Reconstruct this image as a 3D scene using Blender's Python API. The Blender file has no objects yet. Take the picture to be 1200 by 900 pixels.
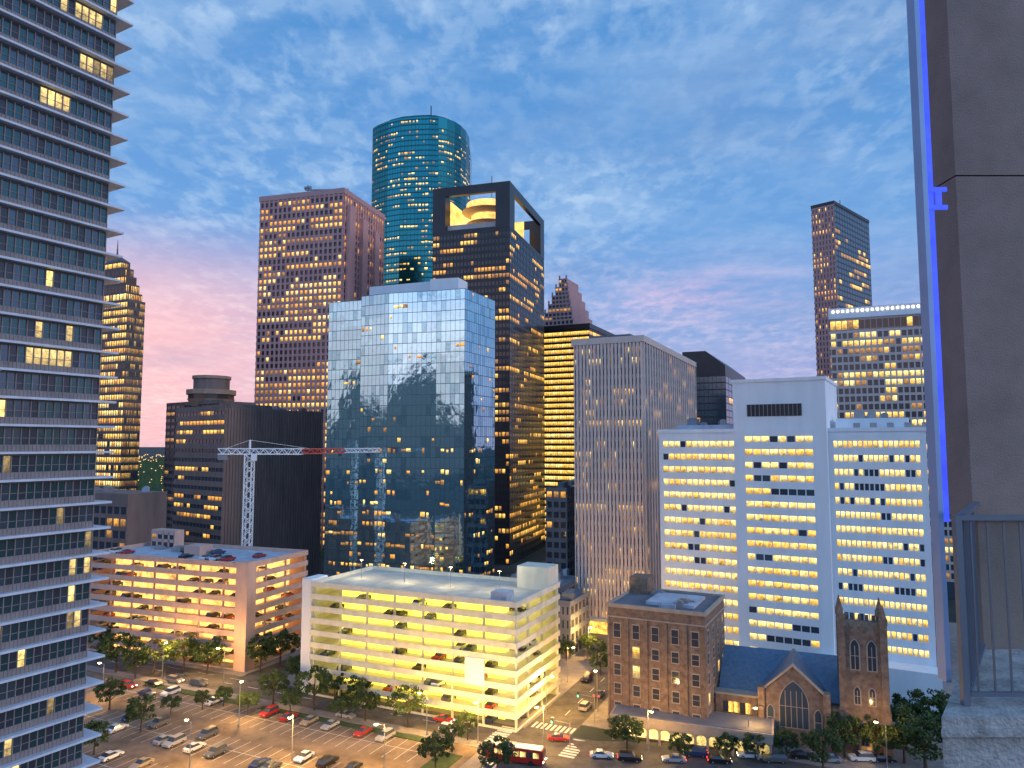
import bpy, math, random
from mathutils import Vector, Matrix
random.seed(7)
R=math.radians
F=850.0; PT=math.atan(70/850.0); cP,sP=math.cos(PT),math.sin(PT); H=64.0
TH=R(25); TG=R(29.5)
COL=bpy.context.scene.collection
def ray(px,py):
    u=(px-600)/F; v=(450-py)/F
    return Vector((u,cP-v*sP,sP+v*cP))
def at(px,py,Y):
    r=ray(px,py); t=Y/r.y
    return Vector((r.x*t,Y,H+r.z*t))
def gnd(px,py,z=0):
    r=ray(px,py); t=(z-H)/r.z
    return Vector((r.x*t,r.y*t,z))
def proj(p):
    dz=p.z-H; d=p.y*cP+dz*sP
    if d<0.1: return (9999,9999)
    v=(-p.y*sP+dz*cP)/d
    return (600+F*p.x/d,450-F*v)
# ---------------------------------------------------------------- materials
def nt(name):
    m=bpy.data.materials.new(name); m.use_nodes=True
    n=m.node_tree; b=n.nodes['Principled BSDF']; return m,n,b
def mat(name,c,rough=.8,metal=0,var=.25,sc=.4,bump=0,c2=None,spec=.4,fine=None,streak=0):
    m,n,b=nt(name)
    g=n.nodes.new('ShaderNodeNewGeometry'); tx=n.nodes.new('ShaderNodeTexNoise')
    tx.inputs['Scale'].default_value=sc; tx.inputs['Detail'].default_value=6; tx.inputs['Roughness'].default_value=.65
    if streak:
        mp=n.nodes.new('ShaderNodeMapping'); mp.inputs['Scale'].default_value=(1,1,streak); n.links.new(g.outputs['Position'],mp.inputs[0]); n.links.new(mp.outputs[0],tx.inputs['Vector'])
    else: n.links.new(g.outputs['Position'],tx.inputs['Vector'])
    rp=n.nodes.new('ShaderNodeValToRGB'); rp.color_ramp.elements[0].position=.3; rp.color_ramp.elements[1].position=.7
    a=[x*(1-var) for x in c]; z=[min(1,x*(1+var)) for x in (c2 or c)]
    rp.color_ramp.elements[0].color=(*a,1); rp.color_ramp.elements[1].color=(*z,1)
    n.links.new(tx.outputs['Fac'],rp.inputs['Fac']); n.links.new(rp.outputs['Color'],b.inputs['Base Color'])
    b.inputs['Roughness'].default_value=rough; b.inputs['Metallic'].default_value=metal
    b.inputs['Specular IOR Level'].default_value=spec
    if bump:
        t2=n.nodes.new('ShaderNodeTexNoise'); t2.inputs['Scale'].default_value=fine or sc*12; t2.inputs['Detail'].default_value=4
        n.links.new(g.outputs['Position'],t2.inputs['Vector'])
        bp=n.nodes.new('ShaderNodeBump'); bp.inputs['Strength'].default_value=bump; bp.inputs['Distance'].default_value=.05
        n.links.new(t2.outputs['Fac'],bp.inputs['Height']); n.links.new(bp.outputs['Normal'],b.inputs['Normal'])
    return m
def glass(name,c,metal=.7,rough=.08,wob=.015,sc=.35):
    m,n,b=nt(name)
    b.inputs['Base Color'].default_value=(*c,1); b.inputs['Metallic'].default_value=metal; b.inputs['Roughness'].default_value=rough
    g=n.nodes.new('ShaderNodeNewGeometry'); tx=n.nodes.new('ShaderNodeTexNoise'); tx.inputs['Scale'].default_value=sc; tx.inputs['Detail'].default_value=3
    n.links.new(g.outputs['Position'],tx.inputs['Vector'])
    bp=n.nodes.new('ShaderNodeBump'); bp.inputs['Strength'].default_value=.35; bp.inputs['Distance'].default_value=wob*3
    n.links.new(tx.outputs['Fac'],bp.inputs['Height']); n.links.new(bp.outputs['Normal'],b.inputs['Normal'])
    return m
def lit(name,c,s,lo=.25,hi=1.7,sc=.9,grad=True,base=(.05,.04,.03)):
    m,n,b=nt(name)
    g=n.nodes.new('ShaderNodeNewGeometry'); tx=n.nodes.new('ShaderNodeTexNoise'); tx.inputs['Scale'].default_value=sc; tx.inputs['Detail'].default_value=5; tx.inputs['Roughness'].default_value=.75
    n.links.new(g.outputs['Position'],tx.inputs['Vector'])
    mr=n.nodes.new('ShaderNodeMapRange'); mr.inputs['From Min'].default_value=.33; mr.inputs['From Max'].default_value=.67
    mr.inputs['To Min'].default_value=lo*s; mr.inputs['To Max'].default_value=hi*s
    n.links.new(tx.outputs['Fac'],mr.inputs['Value']); out=mr.outputs['Result']
    if grad:
        uv=n.nodes.new('ShaderNodeUVMap'); sx=n.nodes.new('ShaderNodeSeparateXYZ'); n.links.new(uv.outputs['UV'],sx.inputs[0])
        m2=n.nodes.new('ShaderNodeMapRange'); m2.inputs['From Min'].default_value=.1; m2.inputs['From Max'].default_value=.9
        m2.inputs['To Min'].default_value=.35; m2.inputs['To Max'].default_value=1.35
        n.links.new(sx.outputs['Y'],m2.inputs['Value'])
        mu=n.nodes.new('ShaderNodeMath'); mu.operation='MULTIPLY'; n.links.new(out,mu.inputs[0]); n.links.new(m2.outputs['Result'],mu.inputs[1]); out=mu.outputs[0]
    b.inputs['Base Color'].default_value=(*base,1); b.inputs['Roughness'].default_value=.2
    b.inputs['Emission Color'].default_value=(*c,1); n.links.new(out,b.inputs['Emission Strength'])
    return m
M={}
M['warm']=lit('window_light_warm',(1,.55,.10),1.5)
M['pale']=lit('window_light_pale',(1,.70,.22),1.6)
M['dim']=lit('window_light_dim',(.85,.40,.10),.6)
M['orange']=lit('window_light_orange',(1,.42,.06),1.15)
M['room']=lit('window_light_room',(1,.70,.25),.95,sc=1.6)
M['roomdim']=lit('window_light_room_dim',(.8,.55,.22),.4,sc=1.6)
M['roofl']=lit('roof_light_pale',(1,.85,.62),4,grad=False)
M['farl']=lit('far_light_warm',(1,.6,.25),1.6,grad=False)
M['gdark']=glass('glass_dark',(.06,.07,.09),.25,.12)
M['gbronze']=glass('glass_bronze',(.085,.065,.06),.35,.15)
M['gblue']=glass('glass_mirror_blue',(.42,.70,.80),.95,.03,.06,.13)
M['gblue2']=glass('glass_mirror_blue_dim',(.30,.54,.64),.93,.05,.08,.2)
M['gteal']=glass('glass_teal',(.035,.22,.23),.85,.14)
M['gslate']=glass('glass_slate',(.12,.16,.20),.6,.1)
M['gtealdark']=glass('glass_tower_teal',(.08,.15,.165),.65,.1)
M['white']=mat('painted_concrete_white',(.76,.78,.81),.75,var=.07,sc=.25,streak=.15)
M['cream']=mat('concrete_cream',(.66,.64,.53),.8,var=.14,sc=.4,streak=.4)
M['pinkcon']=mat('concrete_pink',(.55,.37,.31),.8,var=.12,sc=.4,streak=.4)
M['tan']=mat('travertine_tan',(.57,.47,.43),.75,var=.1,sc=.25,streak=.2)
M['pinkgran']=mat('granite_pink',(.50,.28,.27),.6,var=.12,sc=.08)
M['darkgran']=mat('granite_dark',(.12,.105,.105),.6,var=.2,sc=.1)
M['brown']=mat('precast_brown',(.19,.135,.12),.7,var=.2,sc=.3,streak=.2)
M['brownlt']=mat('precast_brown_light',(.36,.24,.17),.7,var=.2,sc=.3)
M['black']=mat('metal_black',(.042,.04,.046),.35,metal=.3,var=.2,sc=.1)
M['grey']=mat('concrete_grey',(.24,.24,.26),.8,var=.2,sc=.3)
M['slabw']=mat('slab_edge_paint',(.58,.62,.70),.6,var=.14,sc=.7)
M['balus']=mat('balustrade_taupe',(.25,.215,.21),.7,var=.2,sc=.6)
M['brick']=mat('brick_brown',(.165,.108,.082),.9,var=.30,sc=.9,bump=.3,c2=(.22,.155,.115))
M['brickred']=mat('brick_red',(.18,.095,.07),.9,var=.25,sc=.6,bump=.3)
M['stone']=mat('stone_limestone',(.38,.31,.25),.85,var=.15,sc=.5)
M['slate']=mat('roof_slate_blue',(.08,.15,.24),.5,var=.25,sc=1.2,bump=.3)
M['roofw']=mat('roof_membrane',(.42,.44,.50),.85,var=.25,sc=.3)
M['deckc']=mat('deck_concrete',(.46,.45,.40),.85,var=.22,sc=.3)
M['roofg']=mat('roof_gravel',(.15,.15,.17),.9,var=.3,sc=.2)
M['asph']=mat('asphalt',(.075,.07,.068),.85,var=.35,sc=.3,bump=.2,c2=(.10,.09,.085))
M['lot']=mat('asphalt_lot',(.15,.11,.08),.9,var=.45,sc=.14,bump=.2,c2=(.19,.14,.10))
M['pave']=mat('pavement_concrete',(.24,.215,.20),.9,var=.22,sc=.5)
M['grass']=mat('grass_ground',(.04,.07,.025),.95,var=.4,sc=.4)
M['far']=mat('far_ground',(.03,.045,.04),.95,var=.5,sc=.02)
M['mark']=mat('marking_paint',(.6,.6,.58),.7,var=.35,sc=2)
M['leaf']=mat('leaf_green',(.020,.048,.014),.8,var=.55,sc=1.1,c2=(.05,.085,.022))
M['bark']=mat('bark',(.07,.05,.04),.95,var=.3,sc=3)
M['steel']=mat('galvanised_steel',(.32,.33,.35),.45,metal=.6,var=.15,sc=1)
M['craneW']=mat('crane_white',(.8,.8,.8),.5,var=.05)
M['craneR']=mat('crane_red',(.62,.12,.08),.5,var=.05)
M['conc']=mat('balcony_concrete',(.25,.19,.165),.9,var=.18,sc=2.2,bump=.25,fine=70)
M['conclow']=mat('balcony_concrete_lower',(.20,.165,.145),.9,var=.18,sc=1.5,bump=.15,fine=50)
M['conc2']=mat('balcony_slab_concrete',(.34,.33,.32),.9,var=.45,sc=5,bump=.5,fine=40)
M['railm']=mat('rail_metal',(.16,.19,.24),.45,metal=.5,var=.1,sc=4)
M['frameb']=mat('frame_grey_blue',(.30,.40,.62),.4,metal=.3,var=.1,sc=2)
M['neon']=lit('blue_neon',(.035,.07,1),1.5,lo=.6,hi=1.3,sc=1.5,grad=False)
M['rubber']=mat('tyre_rubber',(.02,.02,.02),.9,var=.1)
M['head']=lit('headlamp_on',(1,.85,.6),14,lo=.9,hi=1.1,grad=False)
M['tube']=lit('ceiling_tube',(1,.85,.35),8,lo=.9,hi=1.1,grad=False)
M['headoff']=mat('headlamp_off',(.6,.62,.65),.2,var=.05)
M['tail']=lit('tail_lamp_on',(1,.03,.02),11,lo=.9,hi=1.1,grad=False)
M['tailoff']=mat('tail_lamp_off',(.30,.02,.02),.3,var=.05)
M['lamp']=lit('street_lamp_glow',(1,.62,.22),36,lo=.9,hi=1.1,grad=False)
M['green']=lit('signal_green',(.05,1,.4),14,lo=.9,hi=1.1,grad=False)
M['garY']=lit('garage_glow_yellow',(1,.78,.08),2.2,lo=.35,hi=1.4,sc=.45,grad=False,base=(.5,.4,.2))
M['garO']=lit('garage_glow_orange',(1,.52,.12),1.9,lo=.2,hi=1.6,sc=.4,grad=False,base=(.4,.3,.2))
M['crown']=lit('crown_glow',(1,.58,.14),1.7,lo=.5,hi=1.4,sc=.12,grad=False)
for k,c in dict(cw=(.75,.76,.78),cs=(.38,.39,.41),cg=(.12,.125,.13),cb=(.015,.015,.018),cr=(.45,.03,.025),cn=(.03,.06,.16),ct=(.35,.28,.2)).items():
    M[k]=mat('car_paint_'+k,c,.28,metal=.2,var=.04,spec=.6)
# ---------------------------------------------------------------- mesh builder
class MB:
    def __init__(s): s.v=[];s.f=[];s.mi=[]
    def face(s,pts,m=0):
        b=len(s.v); s.v+= [tuple(p) for p in pts]; s.f.append(tuple(range(b,b+len(pts)))); s.mi.append(m)
    def obox(s,o,d,n,u0,u1,w0,w1,z0,z1,m=0):
        b=len(s.v)
        for z in (z0,z1):
            for u,w in ((u0,w0),(u1,w0),(u1,w1),(u0,w1)):
                s.v.append((o[0]+d[0]*u+n[0]*w,o[1]+d[1]*u+n[1]*w,z))
        q=[(0,1,2,3),(4,7,6,5),(0,4,5,1),(1,5,6,2),(2,6,7,3),(3,7,4,0)]
        cr=d[0]*n[1]-d[1]*n[0]
        for a in q:
            a=tuple(b+i for i in a)
            s.f.append(a if cr<0 else a[::-1]); s.mi.append(m)
    def box(s,x0,x1,y0,y1,z0,z1,m=0): s.obox((0,0),(1,0),(0,1),x0,x1,y0,y1,z0,z1,m)
    def tube(s,p0,p1,r0,r1=None,n=8,m=0):
        r1=r0 if r1 is None else r1
        p0=Vector(p0);p1=Vector(p1);ax=(p1-p0).normalized()
        a=ax.orthogonal().normalized(); c=ax.cross(a); b=len(s.v)
        for p,r in ((p0,r0),(p1,r1)):
            for i in range(n):
                t=2*math.pi*i/n; s.v.append(tuple(p+(a*math.cos(t)+c*math.sin(t))*r))
        for i in range(n):
            j=(i+1)%n; s.f.append((b+i,b+j,b+n+j,b+n+i)); s.mi.append(m)
        s.f.append(tuple(b+i for i in range(n))[::-1]); s.mi.append(m)
        s.f.append(tuple(b+n+i for i in range(n))); s.mi.append(m)
    def prism(s,pts,z0,z1,m=0,mt=None):
        b=len(s.v); n=len(pts)
        for z in (z0,z1):
            for p in pts: s.v.append((p[0],p[1],z))
        for i in range(n):
            j=(i+1)%n; s.f.append((b+i,b+j,b+n+j,b+n+i)); s.mi.append(m)
        s.f.append(tuple(b+i for i in range(n))[::-1]); s.mi.append(m)
        s.f.append(tuple(b+n+i for i in range(n))); s.mi.append(m if mt is None else mt)
    def vprism(s,pts,y0,y1,m=0):
        b=len(s.v); n=len(pts)
        for y in (y0,y1):
            for p in pts: s.v.append((p[0],y,p[1]))
        for i in range(n):
            j=(i+1)%n; s.f.append((b+i,b+j,b+n+j,b+n+i)); s.mi.append(m)
        s.f.append(tuple(b+i for i in range(n))[::-1]); s.mi.append(m)
        s.f.append(tuple(b+n+i for i in range(n))); s.mi.append(m)
    def mesh(s,name,mats):
        me=bpy.data.meshes.new(name); me.from_pydata(s.v,[],s.f)
        for x in mats: me.materials.append(M[x] if isinstance(x,str) else x)
        me.polygons.foreach_set('material_index',s.mi)
        uv=me.uv_layers.new(name='UVMap'); q=((0,0),(1,0),(1,1),(0,1)); dat=[]
        for f in s.f:
            for i in range(len(f)): dat+= q[i%4]
        uv.data.foreach_set('uv',dat)
        me.update(); return me
    def build(s,name,mats,parent=None,label=None,kind=None):
        if not isinstance(mats,(list,tuple)): mats=[mats]
        o=bpy.data.objects.new(name,s.mesh(name,mats)); COL.objects.link(o); o.parent=parent
        if label: o['label']=label
        if kind: o['kind']=kind
        return o
def bx(name,m,parent,*d,label=None):
    b=MB(); b.box(*d); return b.build(name,m,parent,label)
def thing(name,label,cat,loc=(0,0,0),rz=0,group=None):
    o=bpy.data.objects.new(name,None); COL.objects.link(o); o.location=loc; o.rotation_euler=(0,0,rz)
    o.empty_display_size=.5
    o['label']=label; o['category']=cat
    if group: o['group']=group
    return o
def tag(o,label,cat,group=None,kind=None):
    o['label']=label;o['category']=cat
    if group:o['group']=group
    if kind:o['kind']=kind
    return o
def struct(name,mb,m):
    o=mb.build(name,m); o['kind']='structure'; return o
def copytree(o,parent=None):
    c=o.copy(); COL.objects.link(c); c.parent=parent
    for ch in list(o.children): copytree(ch,c)
    return c
QM={}
def qmesh(w,h,mt):
    k=(round(w,2),round(h,2),mt)
    if k not in QM:
        b=MB(); b.face([(-w/2,0,-h/2),(w/2,0,-h/2),(w/2,0,h/2),(-w/2,0,h/2)]); QM[k]=b.mesh('window',[mt])
    return QM[k]
def rowlit(n,p,run):
    out=[]; cur=random.random()<p
    for i in range(n):
        if random.random()>run: cur=random.random()<p
        out.append(cur)
    return out
class Bld:
    def __init__(s,name,label,cat,loc,rz=0,vis=(0,1200,0,900)):
        s.t=thing(name,label,cat,(loc[0],loc[1],0),rz); s.rz=rz; s.loc=Vector((loc[0],loc[1],0)); s.w=[]; s.wall=MB(); s.vis=vis; s.jit=0
    def world(s,x,y,z):
        c,n=math.cos(s.rz),math.sin(s.rz)
        return Vector((s.loc.x+c*x-n*y,s.loc.y+n*x+c*y,z))
    def facade(s,o,d,U,z0,z1,nu,nz,pw,sh,pd,sd,p,lits=('warm','pale','dim'),dark='gdark',run=.6,m=0,ms=None,out=.04,u0=0,ext=True,rowp=None,fill=1.0):
        n=(d[1],-d[0]); bw=U/nu; fh=(z1-z0)/nz; mb=s.wall
        if ms is None: ms=m
        e=sd*.98 if ext else 0
        if pw>0:
            for i in range(nu+1):
                uc=u0+i*bw; mb.obox(o,d,n,max(u0,uc-pw/2),min(u0+U,uc+pw/2),0,pd,z0,z1+sh*.5-.02,m)
        if sh>0:
            for j in range(nz+1):
                zc=z0+j*fh; mb.obox(o,d,n,u0-e,u0+U+e,0,sd,zc-sh/2,zc+sh/2,ms)
        for j in range(nz):
            pp=p(j/nz) if callable(p) else p
            pp=pp*random.choice([.3,.6,1,1,1.3,1.8]) if rowp is None else pp
            L=rowlit(nu,min(pp,.97),run); rm=random.choice(lits)
            for i in range(nu):
                mt=(rm if random.random()<.55 else random.choice(lits)) if L[i] else (dark if isinstance(dark,str) else random.choice(dark))
                u=u0+(i+.5)*bw; z=z0+(j+.5)*fh; hh=fh-sh-.004; ww=bw-pw-.004
                if L[i] and fill<1:
                    s.w.append((o[0]+d[0]*u+n[0]*out,o[1]+d[1]*u+n[1]*out,z,math.atan2(d[1],d[0]),ww,hh,dark if isinstance(dark,str) else dark[0]))
                    f=random.uniform(.25,.6); h2=hh*f*fill; ww2=ww*random.choice([.45,.7,.95])
                    s.w.append((o[0]+d[0]*u+n[0]*(out+.03),o[1]+d[1]*u+n[1]*(out+.03),z+hh*random.uniform(.1,.22),math.atan2(d[1],d[0]),ww2,h2,mt)); continue
                s.w.append((o[0]+d[0]*u+n[0]*out,o[1]+d[1]*u+n[1]*out,z,math.atan2(d[1],d[0]),ww,hh,mt))
    def finish(s,mats,cap=100):
        if s.wall.v: s.wall.build('wall',mats,s.t)
        def key(w):
            P=s.world(w[0],w[1],w[2]); x,y=proj(P); v=s.vis
            hid=not(v[0]<x<v[1] and v[2]<y<v[3]); return (hid,P.length)
        s.w.sort(key=key)
        for w in s.w[:cap]:
            o=bpy.data.objects.new('window',qmesh(w[4],w[5],w[6])); COL.objects.link(o); o.parent=s.t
            o.location=(w[0],w[1],w[2]); o.rotation_euler=(random.uniform(-1,1)*s.jit*.3,0,w[3]+random.uniform(-1,1)*s.jit*.3)
        r=s.w[cap:]
        if r:
            b=MB(); ml=sorted(set(w[6] for w in r)); J=s.jit
            for x,y,z,a,w_,h_,mt in r:
                dx,dy=math.cos(a)*w_/2,math.sin(a)*w_/2; nx,ny=math.sin(a),-math.cos(a)
                j=[random.uniform(0,J) for _ in range(4)]
                b.face([(x-dx+nx*j[0],y-dy+ny*j[0],z-h_/2),(x+dx+nx*j[1],y+dy+ny*j[1],z-h_/2),(x+dx+nx*j[2],y+dy+ny*j[2],z+h_/2),(x-dx+nx*j[3],y-dy+ny*j[3],z+h_/2)],ml.index(mt))
            b.build('window',ml,s.t,kind='stuff')
def foot(c,l,r,yt,Y,th=TH):
    C=at(c,yt,Y); dz=C.z-H; a=(-math.cos(th),math.sin(th)); b=(math.sin(th),math.cos(th))
    def sol(px,d):
        u=(px-600)/F; return (u*(C.y*cP+dz*sP)-C.x)/(d[0]-u*d[1]*cP)
    wa=sol(l,a); wb=sol(r,b) if r is not None else 30
    L=Vector((C.x+a[0]*wa,C.y+a[1]*wa,0))
    return L,wa,wb,C.z
def block(name,label,cat,c,l,r,yt,Y,th,vis,wbmax=90):
    L,wa,wb,z=foot(c,l,r,yt,Y,th)
    if wb<0 or wb>wbmax: wb=wbmax
    b=Bld(name,label,cat,L,-th,vis); return b,wa,wb,z
def clutter(t,x0,x1,y0,y1,z,n,ms=('roofw','steel','grey')):
    for k in range(n):
        w,d,h=random.uniform(1.2,3.5),random.uniform(1.2,3),random.uniform(.8,2.2)
        x,y=random.uniform(x0,max(x0+.1,x1-w)),random.uniform(y0,max(y0+.1,y1-d))
        q=MB(); q.box(x,x+w,y,y+d,z,z+h); q.box(x+w*.2,x+w*.8,y+d*.2,y+d*.8,z+h,z+h+.25); q.tube((x-.3,y,z),(x-.3,y,z+h*.7),.12,n=6)
        q.build('roof_unit',random.choice(ms),t)
def plight(loc,e,col=(1,.55,.13)):
    l=bpy.data.lights.new('lamp_light','POINT'); l.energy=e; l.color=col; l.shadow_soft_size=.3
    lo=bpy.data.objects.new('lamp_light',l); COL.objects.link(lo); lo.location=loc
# ================================================================ SETTING
P0=gnd(605,845); e1=Vector((math.cos(TH),-math.sin(TH),0)); e2=Vector((math.sin(TH),math.cos(TH),0))
def ST(s,t,z=0): return Vector((P0.x,P0.y,0))+e1*s+e2*t+Vector((0,0,z))
def stq(mb,s0,s1,t0,t1,z,m=0): mb.face([ST(s0,t0,z),ST(s1,t0,z),ST(s1,t1,z),ST(s0,t1,z)],m)
def stbox(mb,s0,s1,t0,t1,z0,z1,m=0):
    mb.obox((P0.x,P0.y),(e1.x,e1.y),(e2.x,e2.y),s0,s1,t0,t1,z0,z1,m)
b=MB(); b.face([(-9000,-600,0),(9000,-600,0),(9000,14000,0),(-9000,14000,0)]); struct('ground',b,'far')
b=MB(); stq(b,-400,300,-14,-3,.02); stq(b,3.5,14.5,-150,-14,.02); stq(b,3.5,14.5,-3,400,.02); stq(b,-82,-71,-3,400,.02)
stq(b,14.5,300,-40,-14,.02)
struct('road',b,'asph')
b=MB()
q=[gnd(668,868),gnd(700,902),gnd(1200,915),gnd(1200,878)]
b.face([(p.x,p.y,.045) for p in q]); struct('side_road',b,'asph')
b=MB(); stbox(b,-71+.0,3.5,-3,120,-.2,.14); stbox(b,-200,-82,-3,120,-.2,.14); struct('pavement',b,'pave')
b=MB(); stbox(b,14.5,200,4,150,-.2,.13); struct('plaza',b,'pave')
b=MB(); stq(b,-150,0,-90,-17,.024); struct('parking_lot',b,'lot')
b=MB(); stbox(b,0,3.5,-90,-16,-.2,.14); stbox(b,-150,0,-17,-14,-.2,.14); struct('kerb_strip',b,'pave')
b=MB(); stbox(b,-7,-2,-60,-22,-.1,.16); stbox(b,-60,-8,-19.5,-17.4,-.1,.16);stbox(b,-100,-65,-19.5,-17.4,-.1,.16); tag(b.build('grass',['grass']),'short grass growing on the verge strips beside the parking lot','grass',kind='stuff')
b=MB()
for s in range(-200,0,9): stq(b,s,s+3.5,-8.65,-8.4,.03)
for t in range(8,200,9): stq(b,8.9,9.1,t,t+3.5,.03)
for t in range(-100,-18,9): stq(b,8.9,9.1,t,t+3.5,.03)
for k in range(9): stq(b,4.4+k*1.15,5.0+k*1.15,-1.8,1.6,.032)
for k in range(9): stq(b,4.4+k*1.15,5.0+k*1.15,-18.5,-15.2,.032)
for k in range(8): stq(b,-1.6,2.0,-13.3+k*1.25,-12.6+k*1.25,.032); stq(b,15.6,19,-13.3+k*1.25,-12.6+k*1.25,.032)
for rowt in (-24,-40,-56):
    for s in range(-110,-10,3):
        stq(b,s,s+.12,rowt-5.2,rowt+5.2,.03)
    stq(b,-110,-10,rowt-.06,rowt+.06,.031)
for s in range(-300,-2,12): stq(b,s,s+6,-5.2,-5.05,.03)
struct('road_marking',b,'mark')
# ================================================================ TOWERS
E=at(114,480,90)
W=26; D=26
g1=Vector((math.cos(TG),-math.sin(TG),0)); g2=Vector((math.sin(TG),math.cos(TG),0))
o=E-g2*D-g1*W
b=Bld('apartment_tower','very tall apartment tower with thin white floor slabs filling the left edge','tower',o,-TG,(0,140,0,900))
bx('core','gtealdark',b.t,0,W,0,D,0,140)
fh=3.1; nz=44
b.jit=.02; NB=30
b.facade((W,0),(0,1),D,1.0,1.0+fh*nz,NB,nz,.12,0,.12,0,lambda f:.20 if f<.55 else .10,('room','room','roomdim','pale'),('gtealdark','gtealdark','gslate','gdark'),.5,m=0,ext=False)
for j in range(nz+1):
    z=1.0+fh*j
    bx('floor_slab','slabw',b.t,-2.2,W+1.0,-2,D+1.8,z-.15,z+.11)
bal=MB()
for j in range(nz):
    z=1.0+fh*j
    bal.obox((W,0),(0,1),(1,0),0,D,.02,.16,z+.11,z+.9)
    bal.obox((W,0),(0,1),(1,0),0,D,.02,.14,z+fh-.36,z+fh-.15)
    for i in range(61): bal.obox((W,0),(0,1),(1,0),i*D/60-.04,i*D/60+.04,.16,.24,z+.15,z+.86)
bal.build('spandrel','balus',b.t)
bal=MB()
for j in range(nz):
    z=1.0+fh*j
    for i in range(NB+1): bal.obox((W,0),(0,1),(1,0),i*D/NB-.05,i*D/NB+.05,.05,.20,z+.9,z+fh-.36)
    bal.obox((W,0),(0,1),(1,0),0,D,.05,.12,z+1.62,z+1.68)
bal.build('mullion','balus',b.t)
b.finish(['balus'])
# stepped tower
b,wa,wb,z=block('stepped_tower','dark stepped tower with pointed top just right of the left apartment tower','tower',150,96,170,352,380,TH,(100,172,280,580))
fz=4.0
b.wall.box(0,wa,0,wb,0,z)
GL=('warm','orange','warm','pale','dim')
b.facade((0,0),(1,0),wa,0,z,20,int(z/fz),.5,1.5,.12,.10,.9,GL,'gbronze',.5,rowp=1)
b.facade((wa,0),(0,1),wb,0,z,14,int(z/fz),.5,1.5,.12,.10,.8,GL,'gbronze',.5,rowp=1)
zs=z
for q,(f,h) in enumerate(((.05,5),(.10,5),(.15,4.5),(.20,4.5),(.26,4))):
    b.wall.box(wa*f*1.3,wa*(1-f),wb*f,wb*(1-f),zs,zs+h)
    b.facade((wa*f*1.3,wb*f),(1,0),wa*(1-f*2.3),zs,zs+h-.5,12-q*2,1,.6,1.0,.12,.1,.75,GL,'gbronze',ext=False)
    b.facade((wa*(1-f),wb*f),(0,1),wb*(1-2*f),zs,zs+h-.5,9-q,1,.6,1.0,.12,.1,.75,GL,'gbronze',ext=False)
    zs+=h
b.finish(['darkgran'])
rf=MB(); f=.26; X0_,X1_,Y0_,Y1_=wa*f*1.3,wa*(1-f),wb*f,wb*(1-f); cx,cy=(X0_+X1_)/2,(Y0_+Y1_)/2
p=[(X0_,Y0_),(X1_,Y0_),(X1_,Y1_),(X0_,Y1_)]
for q in range(4): rf.face([(*p[q],zs),(*p[(q+1)%4],zs),(cx,cy,zs+5)])
rf.tube((cx,cy,zs+4),(cx,cy,zs+13),.5,.1)
rf.build('roof','darkgran',b.t)
# pink granite tower
b,wa,wb,z=block('granite_tower','pink granite tower with vertical stripes and small crane on its roof','tower',403,306,449,228,430,R(16),(300,450,220,490),70)
b.wall.box(0,wa,0,wb,0,z-.5,1)
nf=int(z/4)
b.facade((0,0),(1,0),wa,0,z,18,nf,1.1,1.5,.9,.5,.62,('warm','pale','orange','dim'),'gbronze',.7)
b.facade((wa,0),(0,1),wb,0,z,16,nf,1.3,1.3,.9,.5,.4,('warm','dim'),'gbronze',.5)
b.wall.box(-.9,wa+.9,-.9,wb+.9,z+.8,z+4)
for q in range(3): b.wall.box(wa+.9,wa+3.5-q*.5,2+q*wb/3,2+q*wb/3+wb*.12,0,z-6-q*3)
b.finish(['pinkgran','gbronze'])
cr=MB(); cx,cy=wa*.4,wb*.3; cr.tube((cx,cy,z+4.),(cx,cy,z+15),.5); cr.tube((cx-2,cy,z+13),(cx+2,cy,z+13),1.4); cr.tube((cx,cy,z+4.),(cx+2.5,cy,z+12),.3); cr.build('antenna_mast','steel',b.t)
cx-=4; cy-=6
cr=MB(); 
cr.tube((cx+6,cy,z+9.5),(cx+34,cy+4,z+8.5),.5); cr.tube((cx+10,cy,z+4.),(cx+12,cy,z+9.3),.4); cr.tube((cx+28,cy,z+4.),(cx+26,cy+3,z+8.8),.4); cr.box(cx+8,cx+16,cy,cy+5,z+4.,z+7.5)
cr.build('roof_crane','steel',b.t)
def poly_building(name,label,cat,pix,yt,vis,**k):
    z=at(pix[len(pix)//2][0],yt,pix[len(pix)//2][1]).z
    pts=[]
    for px,Y in pix:
        u=(px-600)/F; X=u*(Y*cP+(z-H)*sP); pts.append((X,Y))
    o=pts[0]; b=Bld(name,label,cat,o,0,vis)
    return b,[(p[0]-o[0],p[1]-o[1]) for p in pts],z
def pface(b,pts,i,z0,z1,bay,fh,*a,**k):
    p,q=pts[i],pts[i+1]; L=math.hypot(q[0]-p[0],q[1]-p[1]); d=((q[0]-p[0])/L,(q[1]-p[1])/L)
    b.facade(p,d,L,z0,z1,max(1,round(L/bay)),max(1,round((z1-z0)/fh)),*a,ext=False,**k)
b,pts,z=poly_building('teal_glass_tower','tallest tower in the skyline, teal green glass with rounded right side','tower',[(437,556),(443,550),(455,543),(470,538),(487,536),(503,535),(514,536),(524,539),(533,544),(540,551),(546,561),(550,574),(551,595)],137,(430,555,125,330))
full=pts+[(pts[-1][0],pts[-1][1]+30),(pts[0][0],pts[0][1]+50)]
b.wall.prism(full,0,z,0); b.jit=.03
for i in range(len(pts)-1): pface(b,pts,i,0,z-2 if i<6 else z-9,2.6,4.1,.22,1.0,.12,.1,.34,('warm','pale','dim'),'gteal',m=1,run=.5,fill=.99)
b.wall.prism([(p[0]*.9+3,p[1]+6) for p in full],z,z+4,1)
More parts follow.
